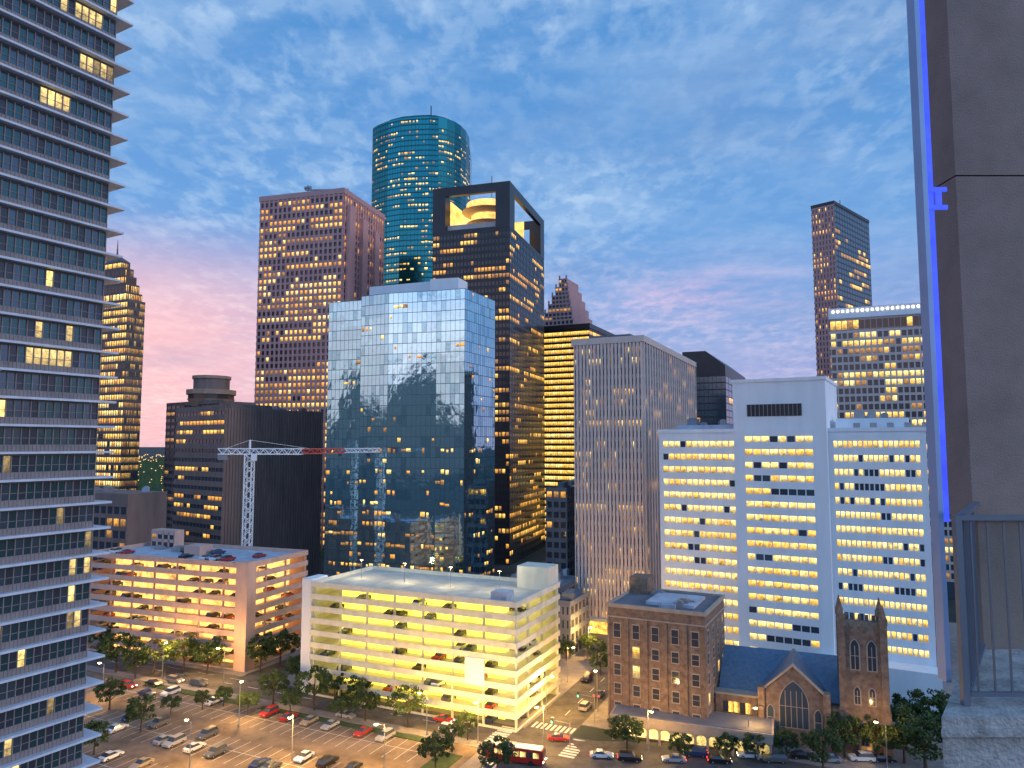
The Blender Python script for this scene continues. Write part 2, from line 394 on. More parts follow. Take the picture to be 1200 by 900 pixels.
b.wall.tube((pts[5][0],pts[5][1]+12,z),(pts[5][0],pts[5][1]+12,z+14),.45,m=1)
b.finish(['gteal',mat('teal_spandrel',(.012,.09,.10),.25,metal=.5,var=.2,sc=.05)])
# dark tower with open lit crown
b,wa,wb,z=block('dark_crown_tower','black skyscraper with an open rooftop crown glowing yellow inside','tower',597,508,638,212,390,R(17),(505,640,205,670),75)
zb=z-27; b.wall.box(0,wa,0,wb,0,zb); nf=int(zb/3.9)
b.facade((0,0),(1,0),wa,0,zb,22,nf,.5,1.7,.25,.2,.4,('warm','orange','dim'),'gbronze',.72)
b.facade((wa,0),(0,1),wb,0,zb,24,nf,.5,1.7,.25,.2,.3,('warm','orange','dim'),'gslate',.72)
b.wall.box(-.3,wa+.3,-.3,wb+.3,zb+.86,zb+2)
b.finish(['black'])
h0=zb+2
for x0,x1,y0,y1 in ((-.3,7.5,-.3,7),(wa-8,wa+.3,-.3,9),(-.3,7,wb-9,wb+.3),(wa-7,wa+.3,wb-9,wb+.3)): bx('crown_pier','black',b.t,x0,x1,y0,y1,h0,z-5)
pc=MB(); pc.box(-.3,wa+.3,-.3,2.2,z-5,z); pc.box(-.3,wa+.3,wb-2,wb+.3,z-5,z); pc.box(-.3,2,2.2,wb-2,z-5,z); pc.box(wa-2,wa+.3,2.2,wb-2,z-5,z); pc.build('crown_beam','black',b.t)
bx('crown_screen','tan',b.t,7.5,wa-8,3.5,4.5,h0,h0+4); bx('crown_screen','tan',b.t,wa-4.5,wa-3.5,9,wb-9,h0,h0+4)
cx,cy=wa*.5,wb*.4
for k in range(3):
    pc=MB(); pc.tube((cx,cy,h0+2+k*7),(cx,cy,h0+4+k*7),6+k*3,10+k*3,28); pc.build('crown_ring','tan',b.t)
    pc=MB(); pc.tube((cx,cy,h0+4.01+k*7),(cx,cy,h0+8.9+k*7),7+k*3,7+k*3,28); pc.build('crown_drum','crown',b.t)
bx('crown_glow_wall','crown',b.t,8,wa-8,wb*.75,wb*.75+.5,h0,z-5.5); bx('crown_glow_wall','crown',b.t,7.2,7.6,8,wb*.75,h0,z-5.5)  # walls emit light themselves to fill the open crown with glow
pc=MB(); pc.tube((wa*.55,wb*.4,h0+22),(wa*.55,wb*.4,z+16),.35); pc.build('antenna','steel',b.t)
# central mirrored glass tower
b,pts,z=poly_building('mirror_glass_tower','blue mirrored glass office tower in the centre with bright panes','tower',[(386,286),(424,281),(456,275),(512,270),(545,266),(580,290)],336,(380,585,325,680))
zt=z-3; full=pts+[(pts[-1][0]-16,pts[-1][1]+28),(pts[0][0]+12,pts[0][1]+20)]
b.wall.prism(full,0,zt-.2,1); b.jit=.014
def pl(f): return .36 if f<.36 else (.20 if f<.58 else .06)
for i in range(5):
    pface(b,pts,i,0,zt+(0 if i<1 else 1.5),1.9,3.9,.10,.22,.08,.06,pl,lits=('warm','pale','dim','dim','orange'),dark=('gblue','gblue','gblue','gblue','gblue2'),m=0,run=.35,fill=.85)
b.finish([mat('mullion_blue',(.09,.14,.17),.3,metal=.6,var=.1),'black'])
pc=MB(); p=pts; pc.prism([(p[1][0]+2,p[1][1]+5),(p[3][0]-3,p[3][1]+6),(p[3][0],p[3][1]+22),(p[1][0]+5,p[1][1]+26)],zt-1,zt+6.4); pc.build('penthouse','white',b.t)
pc=MB(); pc.prism([(p[4][0]-14,p[4][1]+9),(p[4][0]-3,p[4][1]+6),(p[4][0],p[4][1]+14),(p[4][0]-12,p[4][1]+18)],zt-1,zt+7); pc.build('lift_house','white',b.t)
# yellow banded dark building
b,wa,wb,z=block('banded_office_tower','dark office tower with bright yellow window bands behind the black skyscraper','tower',690,622,722,386,470,TH,(636,680,380,662))
b.wall.box(0,wa,0,wb,0,z); nf=int(z/3.9)
b.facade((0,0),(1,0),wa,0,z,26,nf,.15,1.5,.15,.5,.97,('warm','warm','warm','pale'),'dim',.8,rowp=1)
b.facade((wa,0),(0,1),wb,0,z,8,nf,.25,1.5,.15,.5,.5,('warm','warm','orange'),'gbronze',.8)
b.wall.box(-1,wa+1,-1,wb+1,z+.8,z+4); b.finish(['black']); clutter(b.t,4,wa-4,3,wb-3,z+4,4)
# gabled tower
b,wa,wb,z=block('gabled_tower','reddish stepped gable tower peeking above the yellow banded office','tower',672,634,698,374,620,TH,(636,700,315,390))
b.wall.box(0,wa,0,wb,0,z)
b.facade((0,0),(1,0),wa,z-40,z,8,9,1.2,1.6,.5,.4,.3,('orange','dim'),'gdark')
k=5
for q in range(k):
    f=(q+1)/(k+1)*.5; zz=z+q*8
    b.wall.box(wa*f*.9,wa*(1-f*.9),wb*f*.6,wb*(1-f*.6),zz,zz+8)
    for x in (wa*f*.9,wa*(1-f*.9)-1.2): b.wall.box(x,x+1.2,wb*f*.6-.6,wb*f*.6+.6,zz+8,zz+11)
    b.facade((wa*f*.9,wb*f*.6),(1,0),wa*(1-f*1.8),zz,zz+7.5,max(2,7-q),2,.9,1.4,.4,.3,.35,('orange','dim'),'gdark')
b.finish(['pinkgran'])
# tan tower with fins
b,wa,wb,z=block('tan_fin_tower','tan stone office tower with close vertical fins left of the white hospital','tower',752,673,817,393,243,R(25),(670,820,390,745))
b.wall.box(0,wa,0,wb,0,z-1,1); nf=26
b.facade((0,0),(1,0),wa,5,z-3,19,nf,.85,1.4,.85,.08,.34,('warm','pale','dim'),'gbronze',.5)
b.facade((wa,0),(0,1),wb,5,z-3,24,nf,1.1,1.4,.85,.08,.14,('warm','pale','dim'),'gbronze',.5)
b.wall.box(-.9,wa+.9,-.9,wb+.9,z-2.2,z); b.finish(['tan','roofg'])
bx('penthouse','roofg',b.t,4,wa-5,4,wb-6,z,z+1.4)
bx('canopy','cream',b.t,-1,wa+1,-3,-.9,5.2,6)
bx('lobby_light','warm',b.t,.5,wa-.5,-.12,-.02,.4,4.3)
# slanted glass building
b,wa,wb,z=block('slant_roof_tower','dark glass tower with slanted roof between tan tower and hospital','tower',850,800,877,440,420,TH,(815,880,405,490))
b.wall.box(0,wa,0,wb,0,z)
b.wall.vprism([(0,z),(wa,z),(wa,z+6),(wa*.55,z+15),(0,z+15)],0,wb)
b.facade((0,0),(1,0),wa,z-60,z,10,15,.2,.7,.12,.1,.08,('dim','orange'),'gslate')
b.facade((wa,0),(0,1),wb,z-60,z,8,15,.2,.7,.12,.1,.2,('dim','orange'),'gslate'); b.finish(['black'])
# right tall tower
b,wa,wb,z=block('slim_tower','slim tall tower standing alone at the right, pinkish face and dark glass side','tower',977,951,1018,240,500,R(46),(948,1020,235,470))
b.wall.box(0,wa,0,wb,0,z,1); nf=int(z/4)
b.facade((0,0),(1,0),wa,0,z,7,nf,1.5,1.4,.3,.35,.42,('warm','orange','dim'),'gbronze',.3,m=0)
b.facade((wa,0),(0,1),wb,0,z,14,nf,.3,1.2,.12,.1,.2,('warm','dim'),'gslate',m=1)
b.wall.box(-.4,wa+.4,-.4,wb+.4,z+.8,z+3,1); b.wall.tube((wa*.8,wb*.3,z),(wa*.8,wb*.3,z+9),.3,m=1); b.finish(['pinkgran','black'])
# grid hotel
b,wa,wb,z=block('grid_hotel','wide hotel block with pale grid facade behind the white hospital, lights along its roof','building',1128,972,1136,352,300,TH,(970,1130,345,640))
b.wall.box(0,wa,0,wb+10,0,z-.5,1); zc=z-10.5
b.facade((0,0),(1,0),wa,8,zc,22,30,.6,1.1,.5,.42,.38,('warm','pale','dim'),'gdark',.45)
b.facade((0,0),(1,0),wa,zc+1,zc+5.2,22,1,.3,.3,.2,.15,.25,('warm','dim'),'gbronze',.7,m=1)
b.wall.box(-.5,wa+.5,-.6,wb+10,z-4.4,z+.3,2); b.finish(['tan','gslate','white'])
for q in range(26):
    bx('roof_light','roofl',b.t,1+q*(wa-2)/25,1+q*(wa-2)/25+.85,-.85,-.6,z-1.7,z-.7)
# brown office + restaurant
b,wa,wb,z=block('brown_office_block','dark brown office block with plain ribbed side behind the pink car park','building',264,208,379,478,300,R(38),(205,380,470,660))
b.wall.box(0,wa,0,wb,0,z,0); 
b.facade((0,0),(1,0),wa,0,z,14,20,.3,2.3,.2,.35,.3,('orange','dim','warm'),'gdark',.6)
for q in range(36): b.wall.obox((wa,0),(0,1),(1,0),q*wb/36,q*wb/36+.5,0,.35,0,z+.5)
b.wall.box(wa*.3,wa*.9,wb*.1,wb*.5,z,z+2); b.finish(['brown']); clutter(b.t,2,wa-3,wb*.5,wb-3,z,5,('brown','grey'))
b,wa,wb,z=block('restaurant_tower','drum shaped rooftop restaurant on a dark tower behind brown office','tower',262,196,300,470,370,R(38),(205,300,430,480))
b.wall.box(0,wa,0,wb,0,z); b.facade((0,0),(1,0),wa,0,z,12,24,.5,1.8,.3,.3,.1,('dim',),'gdark')
cc=at(248,455,395); lx,ly=cc.x-b.loc.x,cc.y-b.loc.y; cz=math.cos(b.rz); sz=math.sin(b.rz); lx,ly=cz*lx+sz*ly,-sz*lx+cz*ly
b.wall.tube((lx,ly,0),(lx,ly,88),5,n=20)
b.finish(['brown'])
for nm,zz0,zz1,r0,r1,mm in (('drum',84,88,10,12.5,'brownlt'),('drum_window_band',88,90.5,12.0,12.0,'gbronze'),('drum_rim',90.5,93,13,13,'brownlt'),('drum_cap',93,99,9.5,9.5,'brown'),('drum_roof',99,100.6,10.2,10.2,'brownlt')):
    q=MB(); q.tube((lx,ly,zz0),(lx,ly,zz1),r0,r1,12); q.build(nm,mm,b.t)
b,wa,wb,z=block('low_dark_building','low dark building left of the brown office above the pink car park','building',150,60,196,579,270,TH,(100,196,575,645))
b.wall.box(0,wa,0,wb,0,z); b.facade((0,0),(1,0),wa,2,z-4,12,9,.8,1.6,.2,.3,.2,('dim','orange'),'gdark'); b.finish(['brown']); clutter(b.t,2,wa-2,2,wb-2,z,5)
b,wa,wb,z=block('plant_room_block','small pinkish service block rising behind the pink car park','building',205,178,216,622,246,TH,(170,220,615,650))
b.wall.box(0,wa,0,wb,0,z); b.facade((0,0),(1,0),wa,z-6,z-1,4,2,.8,1.0,.1,.1,.2,('dim',),'gdark'); b.finish(['pinkcon'])
for nm,lb,c,l,r,yt,Y,ms,vis,p in (
 ('grey_office','grey office block squeezed between mirrored tower and tan tower',664,640,690,574,300,'grey',(655,675,570,690),.1),
 ('low_office','low flat office behind the bright yellow car park',650,570,690,694,236,'grey',(600,672,660,700),.1),
 ('brick_annex','dark brick block beside the right end of the white hospital',1106,1088,1120,652,215,'brickred',(1088,1112,645,790),.15),
 ('side_annex','plain grey annex between the bright car park and tan tower',668,652,690,708,222,'grey',(655,675,690,745),.1),
 ('rear_low_block','low pale block seen left of the bright car park',372,352,392,690,262,'stone',(352,366,680,780),.3)):
    b,wa,wb,z=block(nm,lb,'building',c,l,r,yt,Y,TH,vis,30)
    b.wall.box(0,wa,0,wb,0,z); nf=max(2,int(z/4)); b.facade((0,0),(1,0),wa,0,z,max(3,int(wa/3)),nf,.9,1.7,.2,.25,p,('warm','dim','orange'),'gdark')
    b.facade((wa,0),(0,1),wb,0,z,max(3,int(wb/3)),nf,.9,1.7,.2,.25,p,('warm','dim'),'gdark')
    b.wall.box(wa*.2,wa*.5,wb*.3,wb*.6,z,z+2.5); b.finish([ms]); clutter(b.t,1,wa-1,1,wb-1,z+.85,4)
# ================================================================ HOSPITAL
b,wa,wb,z=block('white_hospital','large white hospital with taller centre tower and rows of lit windows','hospital',1085,772,None,505,183,TG,(770,1090,445,800))
wb=24
def solx(px,yy=505):
    a=(-math.cos(TG),math.sin(TG)); C=at(1085,yy,183); u=(px-600)/F; dz=C.z-H
    return wa-(u*(C.y*cP+dz*sP)-C.x)/(a[0]-u*a[1]*cP)
xa,xb=solx(862),solx(970)
zt=at(915,452,(183+14+183+40)/2+3).z
b.wall.box(0,xa,0,wb,0,z,0); b.wall.box(xb,wa,0,wb,0,z,0); b.wall.box(xa,xb,-2.5,wb+3,0,zt,0)
nf=17
b.facade((0,0),(1,0),xa-.3-1.2,3,z-1.5,12,nf,.28,1.95,.2,.3,.88,('pale','warm','pale'),('gdark','gslate'),.3,u0=1.2,rowp=1)
b.facade((0,0),(1,0),wa-xb-2.6,3,z-1.5,17,nf,.28,1.95,.2,.3,.82,('pale','warm','pale'),('gdark','gslate'),.3,u0=xb+1.2,rowp=1)
cw=(xb-xa)*.74
b.facade((xa+(xb-xa)*.12,-2.5),(1,0),cw,3,zt-14,8,18,.25,1.95,.15,.2,.82,('warm','pale','pale'),('gdark','gslate'),.4,ext=False,rowp=1)
b.finish(['white'])
bx('louvre_band','black',b.t,xa+(xb-xa)*.16,xa+(xb-xa)*.75,-2.62,-2.4,zt-9.5,zt-6.2)
for k in range(14): bx('louvre_fin','grey',b.t,xa+(xb-xa)*(.16+.59*k/13)-.08,xa+(xb-xa)*(.16+.59*k/13)+.08,-2.75,-2.62,zt-9.5,zt-6.2)
bx('roof_parapet','white',b.t,xa-.3,xb+.3,-2.8,wb+3.3,zt,zt+.9)
bx('penthouse','white',b.t,xb+1.5,wa-4,6,wb-3,z,z+3.6); bx('penthouse','roofw',b.t,3,xa-1,8,wb-4,z,z+2.4)
bx('roof_edge','white',b.t,-.35,xa,-.35,wb,z,z+1.0); bx('roof_edge','white',b.t,xb,wa+.35,-.35,wb,z,z+1.0)
for k in range(6): bx('roof_vent','steel',b.t,xb+6+k*4,xb+7.6+k*4,3,4.4,z+1,z+2.3)
clutter(b.t,xb+3,wa-5,7,wb-4,z+3.6,4); clutter(b.t,4,xa-3,8,wb-5,z+2.4,3)
bx('podium','white',b.t,xb-4,wa+1,-7,-.4,0,9.5); bx('podium','white',b.t,xa-8,xa+6,-10,-2.6,0,7)
bx('sign_panel','tail',b.t,wa+.3,wa+.5,2,3.5,38,39)
# ================================================================ GARAGES
def garage(name,label,c,l,r,yt,Y,th,levels,mw,mg,gap=.55,wbmax=45):
    L,wa,wb,z=foot(c,l,r,yt,Y,th); t=thing(name,label,'parking garage',(L.x,L.y,0),-th)
    if wb<0 or wb>wbmax: wb=wbmax
    fh=z/levels
    for j in range(levels+1):
        zz=j*fh
        if j>0: bx('floor_slab',mw,t,.25,wa-.25,.25,wb-.25,zz-.28,zz)
        ph=fh*(1-gap) if j>0 else .5
        z0=zz-.35 if j else 0
        q=MB(); q.box(0,wa,-.05,.2,z0,z0+ph); q.box(wa-.2,wa+.05,.2,wb,z0,z0+ph); q.box(-.05,.2,.2,wb,z0,z0+ph); q.box(0,wa,wb-.2,wb+.05,z0,z0+ph)
        q.build('parapet',mw,t)
    bx('rear_glow_blocker',mw,t,.3,wa-.3,wb-.8,wb-.4,0,z-.3)  # unseen wall added to stop the interior glow reflecting in the glass tower
    n=max(2,round(wa/9))
    for i in range(n+1):
        x=.6+(wa-1.2)*i/n; bx('column',mw,t,x-.2,x+.2,1.0,1.5,0,z-.3)
    n2=max(2,round(wb/9))
    for i in range(1,n2+1):
        y=.6+(wb-1.2)*i/n2; bx('column',mw,t,wa-1.5,wa-1.0,y-.2,y+.2,0,z-.3)
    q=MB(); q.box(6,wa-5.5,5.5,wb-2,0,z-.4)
    q.build('interior_glow_wall',mg,t)  # core wall emits its own glow, standing in for lamplit decks
    q=MB()
    for j in range(levels):
        for i in range(int(wa/5)): q.box(2+i*5,3.4+i*5,3,3.3,(j+1)*fh-.45,(j+1)*fh-.35)
        for i in range(int(wb/5)): q.box(wa-3.3,wa-3,2+i*5,3.4+i*5,(j+1)*fh-.45,(j+1)*fh-.35)
    q.build('ceiling_light','tube',t,kind='stuff')
    return t,wa,wb,z,fh,L,th
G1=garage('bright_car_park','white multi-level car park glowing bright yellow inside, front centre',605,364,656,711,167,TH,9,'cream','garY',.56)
t,GA,GB,GZ,gfh=G1[:5]
bx('stair_tower','cream',t,GA-9,GA-.3,GB-7,GB-.3,GZ,GZ+5.5); bx('lift_house','roofw',t,GA-7,GA-3,1,5,GZ,GZ+2.6)
bx('stair_tower','white',t,-3.2,-.1,.5,7,0,GZ+1.5)
bx('blank_panel','white',t,GA-13,GA-8,-.2,-.06,9,15)
for i in range(int(GA/2.8)): bx('bay_marking','mark',t,1+i*2.8,1.12+i*2.8,8,13,GZ+.01,GZ+.03)
bx('deck','deckc',t,.3,GA-.3,.3,GB-.3,GZ+.002,GZ+.01)
for i in range(4):
    q=MB(); x=6+i*GA/4.2; q.tube((x,GB*.5,GZ),(x,GB*.5,GZ+5),.08); q.box(x-.5,x+.5,GB*.5-.15,GB*.5+.15,GZ+5,GZ+5.15); pl_=q.build('deck_light_pole','steel',t)
    bx('lamp_glass','lamp',pl_,x-.4,x+.4,GB*.5-.12,GB*.5+.12,GZ+4.93,GZ+4.995)
    th_=G1[6]; L_=G1[5]; plight((L_.x+math.cos(th_)*x+math.sin(th_)*GB*.5,L_.y-math.sin(th_)*x+math.cos(th_)*GB*.5,GZ+4.7),1800,(1,.80,.42))
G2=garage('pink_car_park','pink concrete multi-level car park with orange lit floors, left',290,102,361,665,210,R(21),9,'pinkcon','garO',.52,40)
t,PA,PB,PZ,pfh=G2[:5]
bx('stair_tower','pinkcon',t,PA-3.5,PA+.6,-.6,3.2,0,PZ+1.4); bx('deck','roofw',t,.3,PA-3.6,.3,PB-.3,PZ+.002,PZ+.01)
bx('lift_house','pinkcon',t,PA*.45,PA*.55,PB*.4,PB*.6,PZ,PZ+3); clutter(t,PA*.1,PA*.4,PB*.5,PB*.9,PZ+.02,4)
# ================================================================ TOWER CRANE
p=at(289,655,256); t=thing('tower_crane','white tower crane with red tipped jib standing behind the pink car park','crane',(p.x,p.y,0),-R(3))
zt=at(289,529,256).z
def lattice(mb,p0,p1,w,n,r=.1):
    p0=Vector(p0);p1=Vector(p1);ax=(p1-p0).normalized(); a=Vector((0,1,0)) if abs(ax.y)<.5 else Vector((1,0,0)); c=ax.cross(a).normalized()
    cs=[(a*i+c*j)*w/2 for i,j in ((1,1),(-1,1),(-1,-1),(1,-1))]
    for k in cs: mb.tube(p0+k,p1+k,r,n=4)
    for i in range(n):
        A=p0+(p1-p0)*(i/n); B=p0+(p1-p0)*((i+1)/n)
        for q in range(4):
            x,y=cs[q],cs[(q+1)%4]
            if i%2: x,y=y,x
            mb.tube(A+x,B+y,r*.7,n=4)
q=MB(); lattice(q,(0,0,0),(0,0,zt-1),2.5,34,.24); q.build('mast','craneW',t)
q=MB(); lattice(q,(-11,0,zt),(19,0,zt),1.9,18,.27); q.build('jib','craneW',t)
q=MB(); lattice(q,(19,0,zt),(34,0,zt+.3),1.6,10,.24); q.build('jib_tip','craneR',t)
q=MB(); lattice(q,(34,0,zt+.3),(46,0,zt+.5),1.3,8,.22); q.build('jib_end','craneW',t)
bx('counterweight','grey',t,-11,-8,-1,1,zt-3,zt-1.1); bx('cab','craneW',t,1.3,3.0,-1.9,-.8,zt-3.2,zt-1.1)
q=MB(); q.tube((0,0,zt-1),(0,0,zt+4),.4); q.tube((0,0,zt+4),(-9,0,zt+.9),.08,n=4); q.tube((0,0,zt+4),(22,0,zt+.9),.08,n=4); q.build('mast_head','craneW',t)
# ================================================================ BRICK BUILDING, ARCADE, CHURCH
T2=R(22); T3=R(27)
b,wa,wb,z=block('brick_school_building','square brown brick building with flat roof left of the church','building',826,712,857,722,160,T3,(710,860,720,840),21)
b.wall.box(0,wa,0,wb,0,z-.1)
def swin(b,o,d,U,nu,rows,p):
    n=(d[1],-d[0])
    for zz,h in rows:
        for i in range(nu):
            u=U*(i+.5)/nu; w=1.5; x=o[0]+d[0]*u; y=o[1]+d[1]*u
            fr=MB(); fr.obox(o,d,n,u-w/2-.18,u+w/2+.18,.0,.10,zz-h/2-.2,zz-h/2); fr.obox(o,d,n,u-w/2-.14,u-w/2,.0,.08,zz-h/2,zz+h/2); fr.obox(o,d,n,u+w/2,u+w/2+.14,.0,.08,zz-h/2,zz+h/2); fr.obox(o,d,n,u-w/2-.14,u+w/2+.14,0,.09,zz+h/2,zz+h/2+.25); fr.obox(o,d,n,u-w/2,u+w/2,0,.06,zz-.04,zz+.04)
            f=fr.build('window_frame','stone',b.t)
            mt=random.choice(['warm','pale','orange']) if random.random()<p else 'gdark'
            pn=bpy.data.objects.new('pane',qmesh(w,h,mt)); COL.objects.link(pn); pn.parent=f; pn.location=(x+n[0]*.03,y+n[1]*.03,zz); pn.rotation_euler=(0,0,math.atan2(d[1],d[0]))
rows=[(z-5.2,3.0),(z-9.6,2.2),(z-13.8,2.4),(z-18.0,2.2),(z-21.8,1.6)]
swin(b,(0,0),(1,0),wa,5,rows,.12); swin(b,(wa,0),(0,1),wb,4,rows,.15)
b.finish(['brick'])
q=MB(); q.box(-.25,wa+.25,-.25,.3,z-.1,z+.7); q.box(-.25,wa+.25,wb-.3,wb+.25,z-.1,z+.7); q.box(-.25,.3,.3,wb-.3,z-.1,z+.7); q.box(wa-.3,wa+.25,.3,wb-.3,z-.1,z+.7); q.build('roof_parapet','stone',b.t)
bx('cornice','stone',b.t,-.15,wa+.15,-.15,wb+.15,z-2.35,z-2.05)
for i in range(6):
    x=wa*i/5; bx('pilaster','brick',b.t,max(-.02,x-.5),min(wa+.02,x+.5),-.22,0,0,z-2.4)
bx('roof','roofg',b.t,.35,wa-.35,.35,wb-.35,z-.05,z+.25)
bx('stair_house','brick',b.t,.4,5,wb-6,wb-.4,z+.2,z+4.2); bx('roof_hatch','roofw',b.t,wa*.35,wa*.85,wb*.2,wb*.75,z+.3,z+1.0)
clutter(b.t,wa*.1,wa*.9,wb*.1,wb*.9,z+.26,5)
# arcade wing
L,wa,wb,z=foot(905,716,None,850,152,R(20)); wb=9; z=5.6
t=thing('arcade_wing','low brick arcade wing with lit arched openings in front of brown brick building','building',(L.x,L.y,0),-R(20))
bx('wall','brick',t,0,wa,2.5,wb,0,z-.3)
bx('glowing_wall','pale',t,.5,wa-.5,2.40,2.48,.4,3.5)  # wall surface glows itself, in place of lamplight under the arches
nA=13
for i in range(nA+1):
    x=.4+(wa-.8)*i/nA; bx('pier','stone',t,x-.25,x+.25,0,.6,0,3.4)
bx('beam','stone',t,-.1,wa+.1,-.1,wb,3.4,z-.6)
for i in range(nA):
    x=.4+(wa-.8)*(i+.5)/nA; w=(wa-.8)/nA-.5; q=MB()
    pr=[(x-w/2,2.6),(x-w/2,3.39),(x+w/2,3.39),(x+w/2,2.6)]+[(x+math.cos(a)*w/2,2.6+math.sin(a)*.7) for a in [math.pi*k/8 for k in range(1,8)]]
    q.vprism(pr[::-1],.1,.5); q.build('arch','stone',t)
bx('coping','stone',t,-.25,wa+.25,-.25,wb+.1,z-.6,z-.2); bx('roof','roofg',t,.2,wa-.2,.2,wb-.3,z-.2,z-.1)
# church
L,wa,wb,z=foot(1036,842,None,735,154,T2)
t=thing('gothic_church','brown brick gothic church with blue slate roof and square pinnacled bell tower','church',(L.x,L.y,0),-T2)
def arch(w,h,k=7):
    hs=h-w*.85; pts=[(-w/2,0),(w/2,0),(w/2,hs)]
    for i in range(1,k): a=i/k*R(58); pts.append((-w/2+w*math.cos(a),hs+w*math.sin(a)))
    top=(0,hs+w*math.sin(R(60))); pts.append(top)
    for i in range(k-1,0,-1): a=i/k*R(58); pts.append((w/2-w*math.cos(a),hs+w*math.sin(a)))
    pts.append((-w/2,hs)); return pts
def archwin(x,y,z0,w,h,mt,parent,mull=1,side=None):
    o=arch(w+.5,h+.4); q=MB(); q.vprism([(x+a,z0-.2+c) for a,c in o],y-.12,y+.05); f=q.build('window','stone',parent)
    o=arch(w,h); q=MB(); q.vprism([(x+a,z0+c) for a,c in o],y-.16,y-.121); q.build('pane',mt,f)
    for k in range(mull): xx=x-w/2+w*(k+1)/(mull+1); bx('tracery','stone',f,xx-.07,xx+.07,y-.24,y-.161,z0,z0+h*.8)
    bx('transom','stone',f,x-w/2,x+w/2,y-.22,y-.162,z0+h*.45,z0+h*.45+.12)
tw=8.4
q=MB(); X0=wa-tw; q.box(X0,wa,0,tw,0,25.4)
for x in (X0-.5,wa-.9):
    for y in (-.5,tw-.9):
        q.box(x,x+1.4,y,y+1.4,0,26.5); q.box(x-.2,x+1.6,y-.2,y+1.6,0,9)
for k in range(3): q.box(X0-.15,wa+.15,-.15,tw+.15,9+k*7.4,9.35+k*7.4)
for k in range(5):
    u=X0+1.2+k*(tw-2.4)/4.4; q.box(u,u+.75,-.1,.4,25.4,26.6); q.box(u,u+.75,tw-.4,tw+.1,25.4,26.6)
    v=1.2+k*(tw-2.4)/4.4; q.box(wa-.4,wa+.1,v,v+.75,25.4,26.6)
q.build('tower','brick',t)
for x in (X0+.2,wa-.2):
    for y in (.2,tw-.2):
        q=MB(); q.box(x-.8,x+.8,y-.8,y+.8,26.5,27.7); q.tube((x,y,27.7),(x,y,30.6),.75,.06,8); q.build('pinnacle','brick',t)
for k in range(2): archwin(X0+2.7+k*3.2,-.0,17.0,1.5,6,'gdark',t,1)
for k in range(2): archwin(X0+2.9+k*2.8,-.0,10,1.0,3.4,'gdark',t,1)
archwin(X0+tw/2,-.0,1,2.2,5,'dim',t,1)
for k in range(2): bx('louvre','gdark',t,wa,wa+.1,2+k*3.2,3.3+k*3.2,17,22.5)
gx0=wa*.27; gx1=gx0+12.6
bx('nave_wall','brick',t,0,X0,2.5,24,0,9)
q=MB()
r0=(2.0,24.5); rid=13.2
for a,bb,c,d in (((-.5,r0[0],8.9),(X0,r0[0],8.9),(X0,rid,16),(-.5,rid,16)),((X0,r0[1],8.9),(-.5,r0[1],8.9),(-.5,rid,16),(X0,rid,16))): q.face([a,bb,c,d])
q.face([(-.5,r0[0],8.9),(-.5,rid,16),(-.5,r0[1],8.9)]); q.face([(X0,r0[0],8.9),(X0,r0[1],8.9),(X0,rid,16)]); q.build('roof','slate',t)
gm=(gx0+gx1)/2; gr=16.6; ge=10.6
q=MB(); q.vprism([(gx0,0),(gx1,0),(gx1,ge),(gm,gr),(gx0,ge)],-1.5,13); 
for x in (gx0-.9,gx1-.5): q.box(x,x+1.4,-2.4,-.2,0,ge+1.2); q.box(x+.2,x+1.2,-3.0,-2.4,0,8)
q.build('gable_wall','brick',t)
for sgn,xe in ((1,gx1),(-1,gx0)):
    q=MB(); q.vprism([(gm,gr),(gm,gr+.55),(xe+sgn*.6,ge+.4),(xe+sgn*.6,ge-.2)][::(1 if sgn>0 else -1)],-1.8,-1.1); q.build('gable_coping','stone',t)
for sgn,xe in ((1,gx1),(-1,gx0)):
    q=MB(); q.face([(gm,-1.05,gr+.15),(xe+sgn*.3,-1.05,ge),(xe+sgn*.3,13,ge),(gm,13,gr+.15)][::sgn]); q.build('gable_roof','slate',t)
archwin(gm,-1.5,4.0,5.6,9.4,'gslate',t,4)
for k in (-1,1): archwin(gm+k*4.7,-1.5,3.5,1.2,4.6,'gslate',t,0)
for k in range(2): bx('door','brown',t,gm-3+k*3.4,gm-.4+k*3.4,-1.62,-1.5,0,3)
bx('wing_wall','brick',t,-1,gx0-1.2,-.5,2.5,0,8.8)
bx('wing_coping','stone',t,-1.2,gx0-1,-.7,2.5,8.8,9.2)
for k in range(5):
    for j in range(2):
        x=.6+k*(gx0-3)/5; bx('window','warm' if (k+j)%3!=1 else 'gdark',t,x,x+1.1,-.62,-.5,1.6+j*3.6,3.8+j*3.6)
bx('link_wall','brick',t,gx1+1,X0,-.5,2.5,0,8.5)
for k in range(2): archwin(gx1+3+k*4.2,-.5,2,1.3,4.6,'gdark',t,1)
